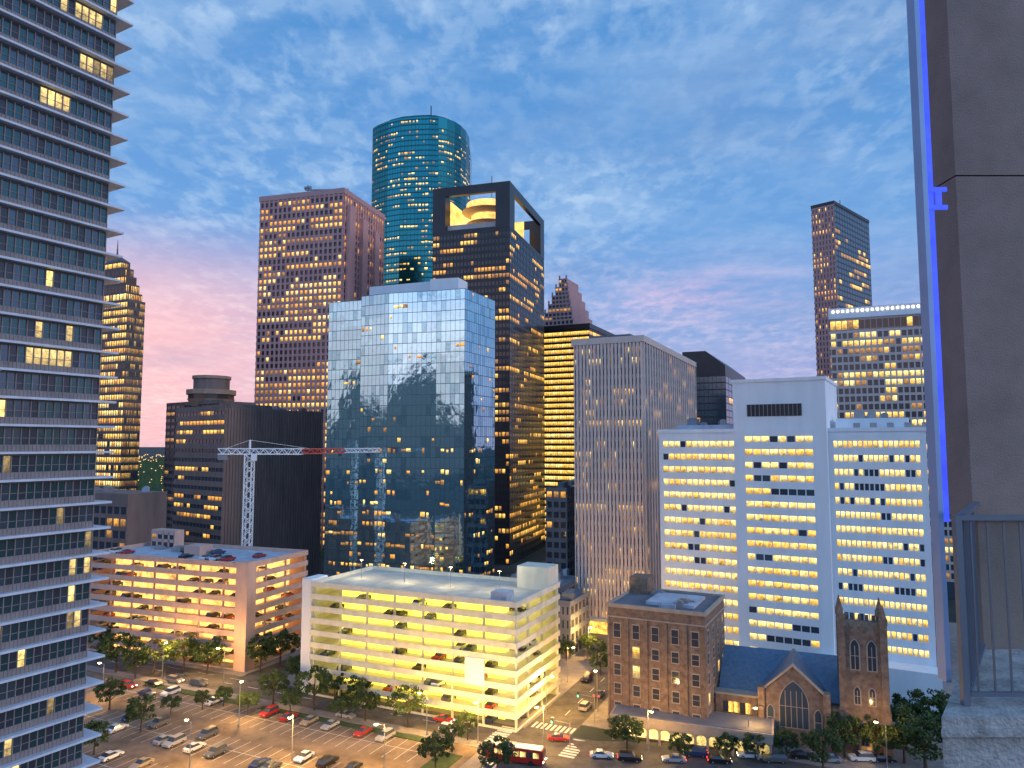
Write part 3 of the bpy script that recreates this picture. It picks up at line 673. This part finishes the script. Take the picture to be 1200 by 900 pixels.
# ================================================================ TREES
def make_tree(seed,h=7.5,r=3.4):
    rn=random.Random(seed)
    root=thing('tree','x','tree')
    q=MB(); q.tube((0,0,0),(0.1,0,h*.42),.24,.16,8)
    for k in range(5):
        a=k*1.26+rn.random(); q.tube((.1,0,h*(.30+.03*k)),(math.cos(a)*r*.6,math.sin(a)*r*.6,h*(.55+.06*k)),.11,.03,5)
    q.tube((.1,0,h*.4),(0,.1,h*.85),.14,.03,6)
    q.build('trunk','bark',root)
    q=MB()
    for c in range(40):
        a=rn.random()*6.28; el=rn.uniform(-.75,1); rr=rn.uniform(.35,1.08)**.6
        cx=math.cos(a)*math.cos(el)*r*rr; cy=math.sin(a)*math.cos(el)*r*rr; cz=h*.62+math.sin(el)*h*.36*rr; cr=rn.uniform(.4,1.2)
        for l in range(85):
            v=Vector((rn.gauss(0,1),rn.gauss(0,1),rn.gauss(0,1))).normalized()*cr*rn.uniform(.5,1.1)
            p=Vector((cx,cy,cz))+Vector((v.x,v.y,v.z*.75)); n=Vector((rn.gauss(0,1),rn.gauss(0,1),rn.gauss(.6,1))).normalized(); u=n.orthogonal().normalized(); w=n.cross(u); s=rn.uniform(.09,.22)
            q.face([p-u*s-w*s*.6,p+u*s-w*s*.6,p+u*s*.8+w*s*.7,p-u*s*.8+w*s*.7])
    q.build('crown','leaf',root); return root
protos=[make_tree(i,7.5+i*.4,3.2+.2*i) for i in range(4)]; used=[0]*4
TREES=[(165,858,1.1,'round dark tree on the left side of the parking lot'),(200,838,.6,'small tree at the back left of the parking lot'),
(136,788,1.4,'large tree at the left foot of the pink car park'),(118,765,1.3,'tree beside the left apartment tower at the pink car park'),(215,788,1.25,'tree in front of pink car park, left of its middle'),
(243,790,1.25,'tree in front of pink car park, just left of its stair tower'),(305,788,1.2,'tree at the corner right of the pink car park stair tower'),(328,782,1.3,'tree under the right side of the pink car park'),
(320,826,1.2,'broad tree at the lot edge below the pink car park corner'),(351,806,1.1,'tree at the left end of the bright car park'),(368,833,1.2,'broad tree in front of the left end of bright car park'),(392,820,.9,'small tree against the bright car park, second from its left end'),
(420,826,1.0,'tree against the bright car park, left of its middle'),(428,845,1.0,'tree at the lot edge below the bright car park'),(478,853,1.15,'spreading tree at the lot edge, front of bright car park'),
(262,828,.7,'small round tree at the back of the parking lot, left'),(237,832,.6,'tiny young tree at the back of the parking lot'),
(735,884,1.25,'big lit tree in front of the arcade wing, left end'),(798,892,.75,'tree in front of the arcade wing, middle'),(852,892,.7,'thin tree by the street before the arcade wing, right end'),
(922,893,.9,'tree in front of the church gable'),(965,908,1.15,'large dark tree at the bottom edge before the church'),(990,888,1.1,'dark tree right before the church bell tower'),(1062,880,1.5,'large tree right of the church bell tower'),(1090,872,1.5,'tree near the balcony, farthest right of the church'),(1085,905,1.5,'dark tree at the bottom right below the balcony'),
(583,912,1.0,'tree at the bottom edge left of the bus'),(510,905,.9,'bushy tree on the verge at the bottom edge of the lot'),
(668,762,1.0,'street tree behind the bright car park corner'),(690,768,.9,'street tree beside the tan tower foot'),(704,792,.8,'street tree left of the brown brick building'),(664,775,.8,'small street tree on the far side of bright car park'),
(548,868,.8,'small tree at the right end of the parking lot'),(865,772,1.2,'tree between brown brick building and hospital'),(110,885,.9,'tree at the foot of the left apartment tower'),
(180,790,1.2,'tree in front of pink car park, third from its left end'),(158,796,1.1,'tree in front of pink car park, second from its left end'),(290,838,.8,'tree at the lot edge, left of the broad one'),(340,838,.8,'small tree at the lot edge between two broad ones'),
(400,842,.8,'small tree at lot edge, left part of bright car park'),(128,832,1.1,'dark tree near the apartment tower on the lot'),(530,880,.8,'small tree on the right verge strip of the lot'),(700,775,.9,'street tree beyond the brown brick building'),
(1030,893,1.0,'tree at the foot of the church bell tower, right side'),(885,893,.75,'tree before the lit wing of the church'),(1060,895,1.2,'dark tree between bell tower and balcony, nearest the street')]
for i,(px,py,s,lb) in enumerate(TREES):
    k=i%4; s*=.94
    o=protos[k] if not used[k] else copytree(protos[k]); used[k]=1
    g=gnd(px,py); o.location=(g.x,g.y,.1); o.scale=(s*random.uniform(.9,1.1),s*random.uniform(.9,1.1),s*random.uniform(.85,1.1)); o.rotation_euler=(0,0,random.random()*6.28); o['label']=lb; o['group']='street trees'
# ================================================================ CARS
def carmesh(kind):
    if kind==0: return 4.6,1.8,[(-2.3,.35),(2.3,.35),(2.32,.7),(1.3,.95),(-1.7,1.0),(-2.28,.85)],[(.95,.93),(.25,1.42),(-1.0,1.43),(-1.75,.98)]
    return 4.8,1.95,[(-2.4,.4),(2.4,.4),(2.4,.9),(1.5,1.1),(-2.35,1.12),(-2.42,.9)],[(1.15,1.08),(.55,1.72),(-2.0,1.75),(-2.3,1.1)]
def CP(mb,pr,w0,w1,m=0):
    n=len(pr); b=len(mb.v)
    for s in (-1,1):
        for p in pr: mb.v.append((p[0],s*(w1 if p[1]>1.2 else w0)/2,p[1]))
    for i in range(n):
        j=(i+1)%n; mb.f.append((b+i,b+j,b+n+j,b+n+i)); mb.mi.append(m)
    mb.f.append(tuple(b+i for i in range(n))[::-1]); mb.mi.append(m); mb.f.append(tuple(b+n+i for i in range(n))); mb.mi.append(m)
def make_car(kind):
    root=thing('parked_car','x','car')
    L,Wd,prof,cab=carmesh(kind)
    q=MB(); CP(q,prof,Wd,Wd); q.build('body','cw',root)
    q=MB(); CP(q,cab,Wd-.12,Wd-.5); q.build('window','gdark',root)
    t=cab; bx('roof_panel','cw',root,t[2][0]+.05,t[1][0]-.05,-(Wd-.5)/2,(Wd-.5)/2,t[1][1]-.005,t[1][1]+.05)
    for x in (1.4,-1.4):
        for s in (-1,1):
            q=MB(); q.tube((x,s*(Wd/2-.2),.33),(x,s*(Wd/2+.02),.33),.33,n=12); w=q.build('wheel','rubber',root)
            q=MB(); q.tube((x,s*(Wd/2+.02),.33),(x,s*(Wd/2+.03),.33),.18,n=8); q.build('rim','steel',w)
    zl=.62 if kind==0 else .8
    for s in (-1,1):
        bx('headlight','headoff',root,L/2-.05,L/2+.05,s*.62-.18,s*.62+.18,zl-.07,zl+.08)
        bx('taillight','tailoff',root,-L/2-.05,-L/2+.04,s*.65-.16,s*.65+.16,zl+.02,zl+.18)
    return root
cp=[make_car(0),make_car(1)]; cu=[0,0]
CN=dict(cw='white',cs='silver',cg='grey',cb='black',cr='red',cn='dark blue',ct='beige')
def car(pos,rz,kind,colr,label,group,on=False):
    o=cp[kind] if not cu[kind] else copytree(cp[kind]); 
    cu[kind]+=1; o.location=pos; o.rotation_euler=(0,0,rz); o['label']=label; o['group']=group
    o.name='parked_car' if not on else 'moving_car'
    for c in o.children:
        nm=c.name.split('.')[0]
        def setm(mm): c.material_slots[0].link='OBJECT'; c.material_slots[0].material=M[mm]
        if nm in('body','roof_panel'): setm(colr)
        if nm=='headlight': setm('head' if on else 'headoff')
        if nm=='taillight': setm('tail' if on else 'tailoff')
ang=-TH
ORD=['first','second','third','fourth','fifth','sixth','seventh','eighth','ninth','tenth','eleventh','twelfth','thirteenth','fourteenth','fifteenth','sixteenth','seventeenth','eighteenth','nineteenth','twentieth']
rows=[('back row of the parking lot',-21.4,-95,-12,.34),('second parking lot row from the back',-37,-95,-12,.50),('third parking lot row from the back',-43,-95,-12,.60),('nearest row of the parking lot',-53.2,-95,-12,.65)]
cols=['cw','cs','cg','cb','cr','cn','cw','cb','ct','cs','cb','cg']
for nm,t0,s0,s1,pr in rows:
    k=0; s=s0+1.5
    while s<s1:
        p=ST(s,t0); x,y=proj(p)
        if 112<x<545 and y<905 and random.random()<(pr if x>300 else pr*.5) and k<20:
            c=random.choice(cols); car((p.x,p.y,.03),ang+math.pi/2*random.choice([1,-1])+random.uniform(-.04,.04),random.choice([0,0,1]),c,'%s car, %s from the left in the %s'%(CN[c],ORD[k],nm),'cars in the parking lot'); k+=1
        s+=3
k=0
for px,py in ((150,806),(172,815),(180,803),(205,800),(233,804),(405,841),(520,846),(527,858)):
    p=gnd(px,py); c=random.choice(cols); car((p.x,p.y,.04),ang+random.uniform(-.05,.05),random.choice([0,1]),c,'%s car on the street behind the lot, %s from the left'%(CN[c],ORD[k]),'cars on the street behind the lot',on=(k%3==0)); k+=1
k=0
for px,py,kk,hd in ((655,868,0,0),(705,888,0,0),(738,892,1,0),(790,893,0,1),(815,886,1,1),(843,894,0,0),(878,888,0,1),(908,893,1,1),(940,889,0,0),(972,893,0,1),(1010,892,1,1),(1035,893,0,0)):
    p=gnd(px,py); c=['cr','cw','cb','cs','cn','cb','cw','cg','cb','cs','cw','cb'][k]
    car((p.x,p.y,.05),-R(6)+(math.pi if hd else 0),kk,c,'%s car, %s from the left on the street before the church'%(CN[c],ORD[k]),'cars on the street in front of the church',on=(k<7)); k+=1
k=0
for t0,s in ((-26,6),(14,12),(24,12.2),(34,5.5),(48,12),(60,5.4),(72,12),(86,11.8),(96,5.5),(110,12)):
    p=ST(s,t0); c=cols[k]; car((p.x,p.y,.03),math.pi/2-TH+(math.pi if s<8 else 0),k%2,c,'%s car right of the bright car park, %s from the near end'%(CN[c],ORD[k]),'cars on the street right of the bright car park',on=(k%2==0)); k+=1
gm_=[]
for kind in (0,1):
    L_,Wd,prof,cab=carmesh(kind); q=MB(); CP(q,prof,Wd,Wd,0); CP(q,cab,Wd-.12,Wd-.5,1)
    for x in (1.4,-1.4):
        for s in (-1,1): q.tube((x,s*(Wd/2-.2),.33),(x,s*(Wd/2+.02),.33),.33,n=8,m=1)
    gm_.append(q)
gmesh={}
def simplecar(gar,x,y,z,rz,lb,grp):
    c=random.choice(['cb','cg','cn','cs','cb','cr','cw']); kd=random.choice([0,0,1])
    if (kd,c) not in gmesh: gmesh[(kd,c)]=gm_[kd].mesh('stored_car',[c,'gdark'])
    o=bpy.data.objects.new('stored_car',gmesh[(kd,c)]); COL.objects.link(o); th=gar[6]; L=gar[5]
    o.location=(L.x+math.cos(th)*x+math.sin(th)*y,L.y-math.sin(th)*x+math.cos(th)*y,z); o.rotation_euler=(0,0,-th+rz); tag(o,lb,'car',grp)
for gar,lb,grp,pr in ((G1,'parked car half hidden behind the parapets inside the bright yellow car park','cars inside the bright car park',.18),(G2,'parked car half hidden behind the parapets inside the pink car park','cars inside the pink car park',.2)):
    t_,ga,gb,gz,gf=gar[:5]; lev=round(gz/gf)
    for j in range(lev):
        x=3.0
        while x<ga-6:
            if random.random()<pr: simplecar(gar,x,3.9,j*gf+.02,math.pi/2*random.choice([1,-1]),lb,grp)
            x+=2.8
        y=6
        while y<gb-3:
            if random.random()<pr: simplecar(gar,ga-4.0,y,j*gf+.02,random.choice([0,math.pi]),lb,grp)
            y+=2.8
for i in range(16):
    x=PA*.08+i*2.9*1.4
    if x<PA-8 and random.random()<.5: simplecar(G2,x,PB*.25+random.choice([0,9]),PZ+.02,math.pi/2,'parked car standing on the open roof deck of the pink car park','cars on the roof of the pink car park')
# bus
p=gnd(604,892); t=thing('city_bus','red and white city bus at the crossing below the bright car park','bus',(p.x,p.y,.03),-TH+R(8))
q=MB(); q.vprism([(-6,.4),(6,.4),(6.1,1.6),(5.8,3.0),(-6,3.0)],-1.25,1.25); q.build('body','cr',t)
bx('roof_panel','cw',t,-5.8,5.6,-1.15,1.15,3.0,3.15); bx('roof_unit','cs',t,-3,0,-.8,.8,3.15,3.45)
for s in (-1,1):
    for k in range(8): bx('window','pale' if k%3 else 'gdark',t,-5.4+k*1.35,-4.25+k*1.35,s*1.26-.015,s*1.26+.015,1.5,2.5)
    for x in (-3.8,3.6):
        q=MB(); q.tube((x,s*1.05,.5),(x,s*1.28,.5),.5,n=14); q.build('wheel','rubber',t)
    bx('headlight','head',t,6.03,6.12,s*.9-.2,s*.9+.2,.7,.95); bx('taillight','tail',t,-6.1,-5.99,s*1-.15,s*1+.15,1,1.4)
bx('windscreen','gdark',t,5.98,6.06,-1.1,1.1,1.62,2.7)
# ================================================================ STREET LAMPS
def make_lamp():
    r=thing('street_lamp','x','street lamp'); q=MB(); q.tube((0,0,0),(0,0,9),.12,.07,8); q.tube((0,0,0),(0,0,.5),.25,.2,8); q.build('pole','steel',r)
    q=MB(); q.tube((0,0,8.8),(1.6,0,9.2),.05,n=6); q.build('arm','steel',r)
    q=MB(); q.box(1.3,2.1,-.16,.16,9.12,9.28); q.build('lamp_head','steel',r)
    q=MB(); q.tube((1.7,0,8.9),(1.7,0,9.11),.3,.38,10); q.build('lamp_glass','lamp',r); return r
lp=make_lamp(); first=True
for px,py,lb,e in ((342,892,'street lamp at the middle of the parking lot, tallest lit one there',13000),(222,902,'street lamp at the left of the parking lot',10000),(450,905,'street lamp at the right of the lot bottom edge',11000),(637,880,'street lamp at the crossing beside the bus',12000),(640,838,'street lamp at the bright car park corner',11000),(700,835,'street lamp left of the brown brick building',5000),
  (120,822,'street lamp at the far left of the street behind the lot',7000),(262,800,'street lamp before the pink car park stair tower',8500),(190,795,'street lamp before the left part of pink car park',8000),(760,884,'street lamp in front of the arcade wing, left',4500),(878,884,'street lamp in front of the arcade wing right end',2000),(1040,905,'street lamp below the church bell tower',1600),(500,862,'street lamp on the verge before the bright car park',8500),(690,770,'street lamp at the foot of the tan tower',9000),(560,872,'street lamp at the right end of the verge by the crossing',11000),(280,850,'street lamp in the back half of the parking lot',8500),(665,800,'street lamp halfway along the right side of bright car park',9000)):
    o=lp if first else copytree(lp); first=False
    g=gnd(px,py); o.location=(g.x,g.y,.1); a=random.uniform(0,6.28); o.rotation_euler=(0,0,a); o['label']=lb; o['group']='street lamps'
    plight((g.x+math.cos(a)*1.7,g.y+math.sin(a)*1.7,8.7),e)
for px,py,lb in ((697,846,'traffic signal showing green left of the brown brick building'),(668,880,'traffic signal showing green at the near crossing corner')):
    g=gnd(px,py); t=thing('traffic_signal',lb,'traffic light',(g.x,g.y,.1),-TH)
    q=MB(); q.tube((0,0,0),(0,0,5.6),.1,n=8); q.tube((0,0,5.4),(-4,0,5.6),.06,n=6); q.build('pole','steel',t)
    q=MB(); q.box(-4.2,-3.8,-.2,.2,5,6.1); hd=q.build('signal_head','black',t); q=MB(); q.tube((-4,-.2,5.2),(-4,-.24,5.2),.15,n=10); q.build('signal_lens','green',hd)
# far-off landscape
q=MB(); rn=random.Random(3)
for i in range(2600):
    Y=rn.uniform(420,3000); X=rn.uniform(-.62,-.40)*Y if i%3 else rn.uniform(-.7,.9)*Y; s=rn.uniform(5,13); h=rn.uniform(5,12)
    pts=[(X+math.cos(a)*s*rn.uniform(.6,1.1),Y+math.sin(a)*s*rn.uniform(.6,1.1)) for a in [k*1.2566 for k in range(5)]]
    b0=len(q.v)
    for p in pts: q.v.append((p[0],p[1],0))
    q.v.append((X,Y,h))
    for k in range(5): q.f.append((b0+k,b0+(k+1)%5,b0+5)); q.mi.append(0)
tag(q.build('distant_treeline',['leaf']),'dark far-off treetops reaching to the horizon','woodland',kind='stuff')
q=MB()
for i in range(420):
    Y=rn.uniform(450,3500); X=rn.uniform(-.60,-.42)*Y if i%3 else rn.uniform(-.7,.9)*Y; z=rn.uniform(8,16); s=Y*.0005; q.box(X-s,X+s,Y-s,Y+s,z-s,z+s)
tag(q.build('distant_lights',['farl']),'tiny warm lights scattered over the far-off suburbs','lights',kind='stuff')
# ================================================================ NEAR BALCONY
Yb=5.6
def X(px,py=520,Y=Yb): return at(px,py,Y).x
zfl=at(1,835,4.35).z
xw=X(1136)
t=thing('balcony_wall','rough brown concrete wall of the near balcony at the right edge','wall',(xw,Yb,zfl),0)
zj=at(1160,205,Yb).z-zfl; zk2=at(1160,607,Yb).z-zfl
bx('concrete_panel','conc',t,0,2.0,0,.35,zk2,zj-.012); bx('concrete_panel','conc',t,0,2.0,0,.35,zj,5.5); bx('joint','black',t,.01,1.99,.02,.34,zj-.012,zj)
bx('lower_panel','conclow',t,.07,2.0,.06,.35,0,zk2)
Yf=5.0; xf=X(1096,520,Yf)
t=thing('blue_lit_frame','tall steel frame with glowing blue light strip beside the balcony wall','frame',(xf,Yf,0),0)
zb0=at(1110,800,Yf).z; zb1=H+5
bx('outer_post','frameb',t,0,.034,0,.10,zb0,zb1)
bx('light_strip','neon',t,.040,.085,.02,.06,at(1,612,Yf).z,zb1)
zk=at(1110,245,Yf).z
q=MB(); q.box(.034,.17,.0,.018,zk,zk+.03); q.box(.034,.17,.0,.018,zk+.13,zk+.16); q.box(.09,.13,0,.018,zk+.03,zk+.13); q.build('bracket','neon',t)
Yr=4.45; A=at(1124,700,Yr); B2=at(1146,700,5.55)
t=thing('balcony_railing','dark metal balcony railing with upright bars at the lower right','railing',(A.x,A.y,zfl),0)
zt=at(1,610,Yr).z-zfl
dx,dy=B2.x-A.x,B2.y-A.y; Ld=math.hypot(dx,dy); dd_=(dx/Ld,dy/Ld); nn=(dd_[1],-dd_[0])
bx('top_rail','railm',t,0,1.6,0,.05,zt,zt+.03); q=MB(); q.obox((0,0),dd_,nn,0.05,Ld,-.0,.045,zt,zt+.03); q.build('top_rail','railm',t)
bx('post','railm',t,0,.04,0,.04,0,zt); bx('bottom_rail','railm',t,.05,1.6,.012,.038,.05,.075)
q=MB(); q.obox((0,0),dd_,nn,0.05,Ld,.01,.035,.05,.075); q.build('bottom_rail','railm',t)
for k in range(1,12): bx('baluster','railm',t,k*.1,.010+k*.1,.020,.030,0.075,zt)
for k in range(1,11):
    q=MB(); q.obox((0,0),dd_,nn,k*.1,k*.1+.010,.018,.028,.075,zt); q.build('baluster','railm',t)
C1=at(1103,835,4.28); C4=at(1140,700,5.98); z0=zfl
t=thing('balcony_slab','worn concrete balcony floor slab at the bottom right corner','slab',(C1.x,C1.y,z0-.002),0)
q=MB(); fp=[(0,0),(2.2,0),(2.6,C4.y-C1.y),(C4.x-C1.x,C4.y-C1.y)]; q.prism(fp,-.34,0); q.build('slab','conc2',t)
fp2=[(-.02,-.025),(2.22,-.025),(2.62,C4.y-C1.y+.02),(C4.x-C1.x-.02,C4.y-C1.y+.02)]; q=MB(); q.prism(fp2,-.10,-.06); q.build('drip_edge','conc2',t)
# ================================================================ CAMERA, SKY, SUN
cam=bpy.data.cameras.new('camera'); co=bpy.data.objects.new('camera',cam); COL.objects.link(co)
co.location=(0,0,H); co.rotation_euler=(math.pi/2+PT,0,0); cam.sensor_width=36; cam.lens=36*F/1200; cam.clip_start=.1; cam.clip_end=20000
sc=bpy.context.scene; sc.camera=co; sc.view_settings.view_transform='Standard'; sc.view_settings.look='None'; sc.view_settings.exposure=0
su=bpy.data.lights.new('sun','SUN'); su.energy=.8; su.angle=R(14); su.color=(1,.84,.84); so=bpy.data.objects.new('sun',su); COL.objects.link(so)
SE,SA=R(16),R(118)
dirv=Vector((math.sin(SA)*math.cos(SE),math.cos(SA)*math.cos(SE),math.sin(SE))); so.rotation_euler=(-dirv).to_track_quat('-Z','Y').to_euler()
w=bpy.data.worlds.new('World'); sc.world=w; w.use_nodes=True; n=w.node_tree; N=n.nodes; Lk=n.links
bg=N['Background']
def math_(op,a,b_=None,c_=None,clamp=False):
    m=N.new('ShaderNodeMath'); m.operation=op; m.use_clamp=clamp
    for i,x in enumerate((a,b_,c_)):
        if x is None: continue
        if isinstance(x,(int,float)): m.inputs[i].default_value=x
        else: Lk.new(x,m.inputs[i])
    return m.outputs[0]
def mix(f,a,b_,bt='MIX'):
    m=N.new('ShaderNodeMix'); m.data_type='RGBA'; m.blend_type=bt
    if isinstance(f,(int,float)): m.inputs[0].default_value=f
    else: Lk.new(f,m.inputs[0])
    for i,x in ((6,a),(7,b_)):
        if isinstance(x,tuple): m.inputs[i].default_value=(*x,1)
        else: Lk.new(x,m.inputs[i])
    return m.outputs[2]
def mrange(v,a,b_,c_=0,d_=1):
    m=N.new('ShaderNodeMapRange'); m.interpolation_type='SMOOTHSTEP'; Lk.new(v,m.inputs[0])
    for i,x in zip((1,2,3,4),(a,b_,c_,d_)): m.inputs[i].default_value=x
    return m.outputs[0]
tc=N.new('ShaderNodeTexCoord'); sx=N.new('ShaderNodeSeparateXYZ'); Lk.new(tc.outputs['Generated'],sx.inputs[0]); x_,y_,z_=sx.outputs
rp=N.new('ShaderNodeValToRGB'); Lk.new(z_,rp.inputs[0]); el=rp.color_ramp.elements
el[0].position=0; el[0].color=(.37,.31,.51,1); el[1].position=1; el[1].color=(.07,.21,.50,1)
for p_,c_ in ((.06,(.33,.34,.60)),(.14,(.23,.34,.63)),(.28,(.13,.31,.63)),(.5,(.075,.25,.57))):
    e=el.new(p_); e.color=(*c_,1)
az=math_('ARCTAN2',x_,y_)
left=mrange(az,.0,-.50); lowz=mrange(z_,.30,.13); pk=math_('MULTIPLY',left,lowz)
colr=mix(math_('MULTIPLY',pk,.95),rp.outputs[0],(.86,.47,.50))
zz=math_('ADD',math_('MAXIMUM',z_,0),.13); cxn=math_('DIVIDE',x_,zz); cyn=math_('DIVIDE',y_,zz); cb=N.new('ShaderNodeCombineXYZ'); Lk.new(cxn,cb.inputs[0]); Lk.new(cyn,cb.inputs[1])
def noise(scale,det,rough,dist=0,off=(0,0,0),st=(1,1,1),rot=.6):
    mp=N.new('ShaderNodeMapping'); mp.inputs['Location'].default_value=off; mp.inputs['Scale'].default_value=st; mp.inputs['Rotation'].default_value=(0,0,rot); Lk.new(cb.outputs[0],mp.inputs[0])
    t_=N.new('ShaderNodeTexNoise'); t_.inputs['Scale'].default_value=scale; t_.inputs['Detail'].default_value=det; t_.inputs['Roughness'].default_value=rough; t_.inputs['Distortion'].default_value=dist; Lk.new(mp.outputs[0],t_.inputs['Vector']); return t_.outputs['Fac']
big=mrange(noise(1.0,4,.55,.1,(3,1,0)),.36,.60,.25,1); small=mrange(noise(17,4,.55,.15,(0,0,2),(1,.6,1)),.43,.64)
mid=mrange(noise(1.7,8,.64,.2,(7,2,0),(.6,1.3,1)),.42,.74); mot=mrange(noise(6.5,6,.62,.2,(2,9,0),(.75,1,1)),.41,.66)
cf=math_('ADD',math_('MULTIPLY',math_('MULTIPLY',big,math_('ADD',math_('MULTIPLY',small,.52),math_('MULTIPLY',mot,.45))),.80),math_('MULTIPLY',mid,.40),clamp=True)
g1_=math_('DIVIDE',math_('SUBTRACT',az,.26),.14); g2_=math_('DIVIDE',math_('SUBTRACT',z_,.20),.04)
gs=math_('POWER',2.718,math_('MULTIPLY',math_('ADD',math_('MULTIPLY',g1_,g1_),math_('MULTIPLY',g2_,g2_)),-1.0))
ccol=mix(mrange(z_,.30,.10),(.41,.57,.78),(.53,.50,.70)); ccol=mix(pk,ccol,(.98,.66,.64)); ccol=mix(math_('MULTIPLY',gs,.75),ccol,(.68,.46,.66))
cf=math_('ADD',cf,math_('MULTIPLY',gs,math_('MULTIPLY',mid,.5)),clamp=True)
colr=mix(math_('MULTIPLY',cf,.85),colr,ccol)
dk=mrange(noise(1.3,5,.6,.2,(11,5,3)),.50,.74); colr=mix(math_('MULTIPLY',dk,.30),colr,(.15,.24,.46))
cb3=N.new('ShaderNodeCombineColor')
# sky gain added behind the camera to light facades, uneven for glass reflections
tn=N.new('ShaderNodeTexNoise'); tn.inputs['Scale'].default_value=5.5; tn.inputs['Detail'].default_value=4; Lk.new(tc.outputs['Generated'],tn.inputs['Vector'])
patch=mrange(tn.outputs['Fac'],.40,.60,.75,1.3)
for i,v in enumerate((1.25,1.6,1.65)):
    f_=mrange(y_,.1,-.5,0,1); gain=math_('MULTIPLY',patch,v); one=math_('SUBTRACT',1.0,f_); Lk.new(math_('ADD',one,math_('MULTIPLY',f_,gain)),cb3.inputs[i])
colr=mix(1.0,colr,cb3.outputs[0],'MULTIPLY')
nb=N.new('ShaderNodeTexNoise'); nb.inputs['Scale'].default_value=9; nb.inputs['Detail'].default_value=3; cb2=N.new('ShaderNodeCombineXYZ'); Lk.new(az,cb2.inputs[0]); Lk.new(cb2.outputs[0],nb.inputs['Vector'])
hh=math_('MULTIPLY',mrange(nb.outputs['Fac'],.35,.65),.09); dd=math_('SUBTRACT',z_,hh); dark_band=math_('MULTIPLY',mrange(dd,.03,.0),mrange(y_,.1,-.1)); colr=mix(dark_band,colr,(.06,.08,.12))  # low dark band added behind the camera to darken glass reflections
sk=N.new('ShaderNodeTexSky'); sk.sky_type='NISHITA'; sk.sun_disc=False; sk.sun_elevation=SE; sk.sun_rotation=SA
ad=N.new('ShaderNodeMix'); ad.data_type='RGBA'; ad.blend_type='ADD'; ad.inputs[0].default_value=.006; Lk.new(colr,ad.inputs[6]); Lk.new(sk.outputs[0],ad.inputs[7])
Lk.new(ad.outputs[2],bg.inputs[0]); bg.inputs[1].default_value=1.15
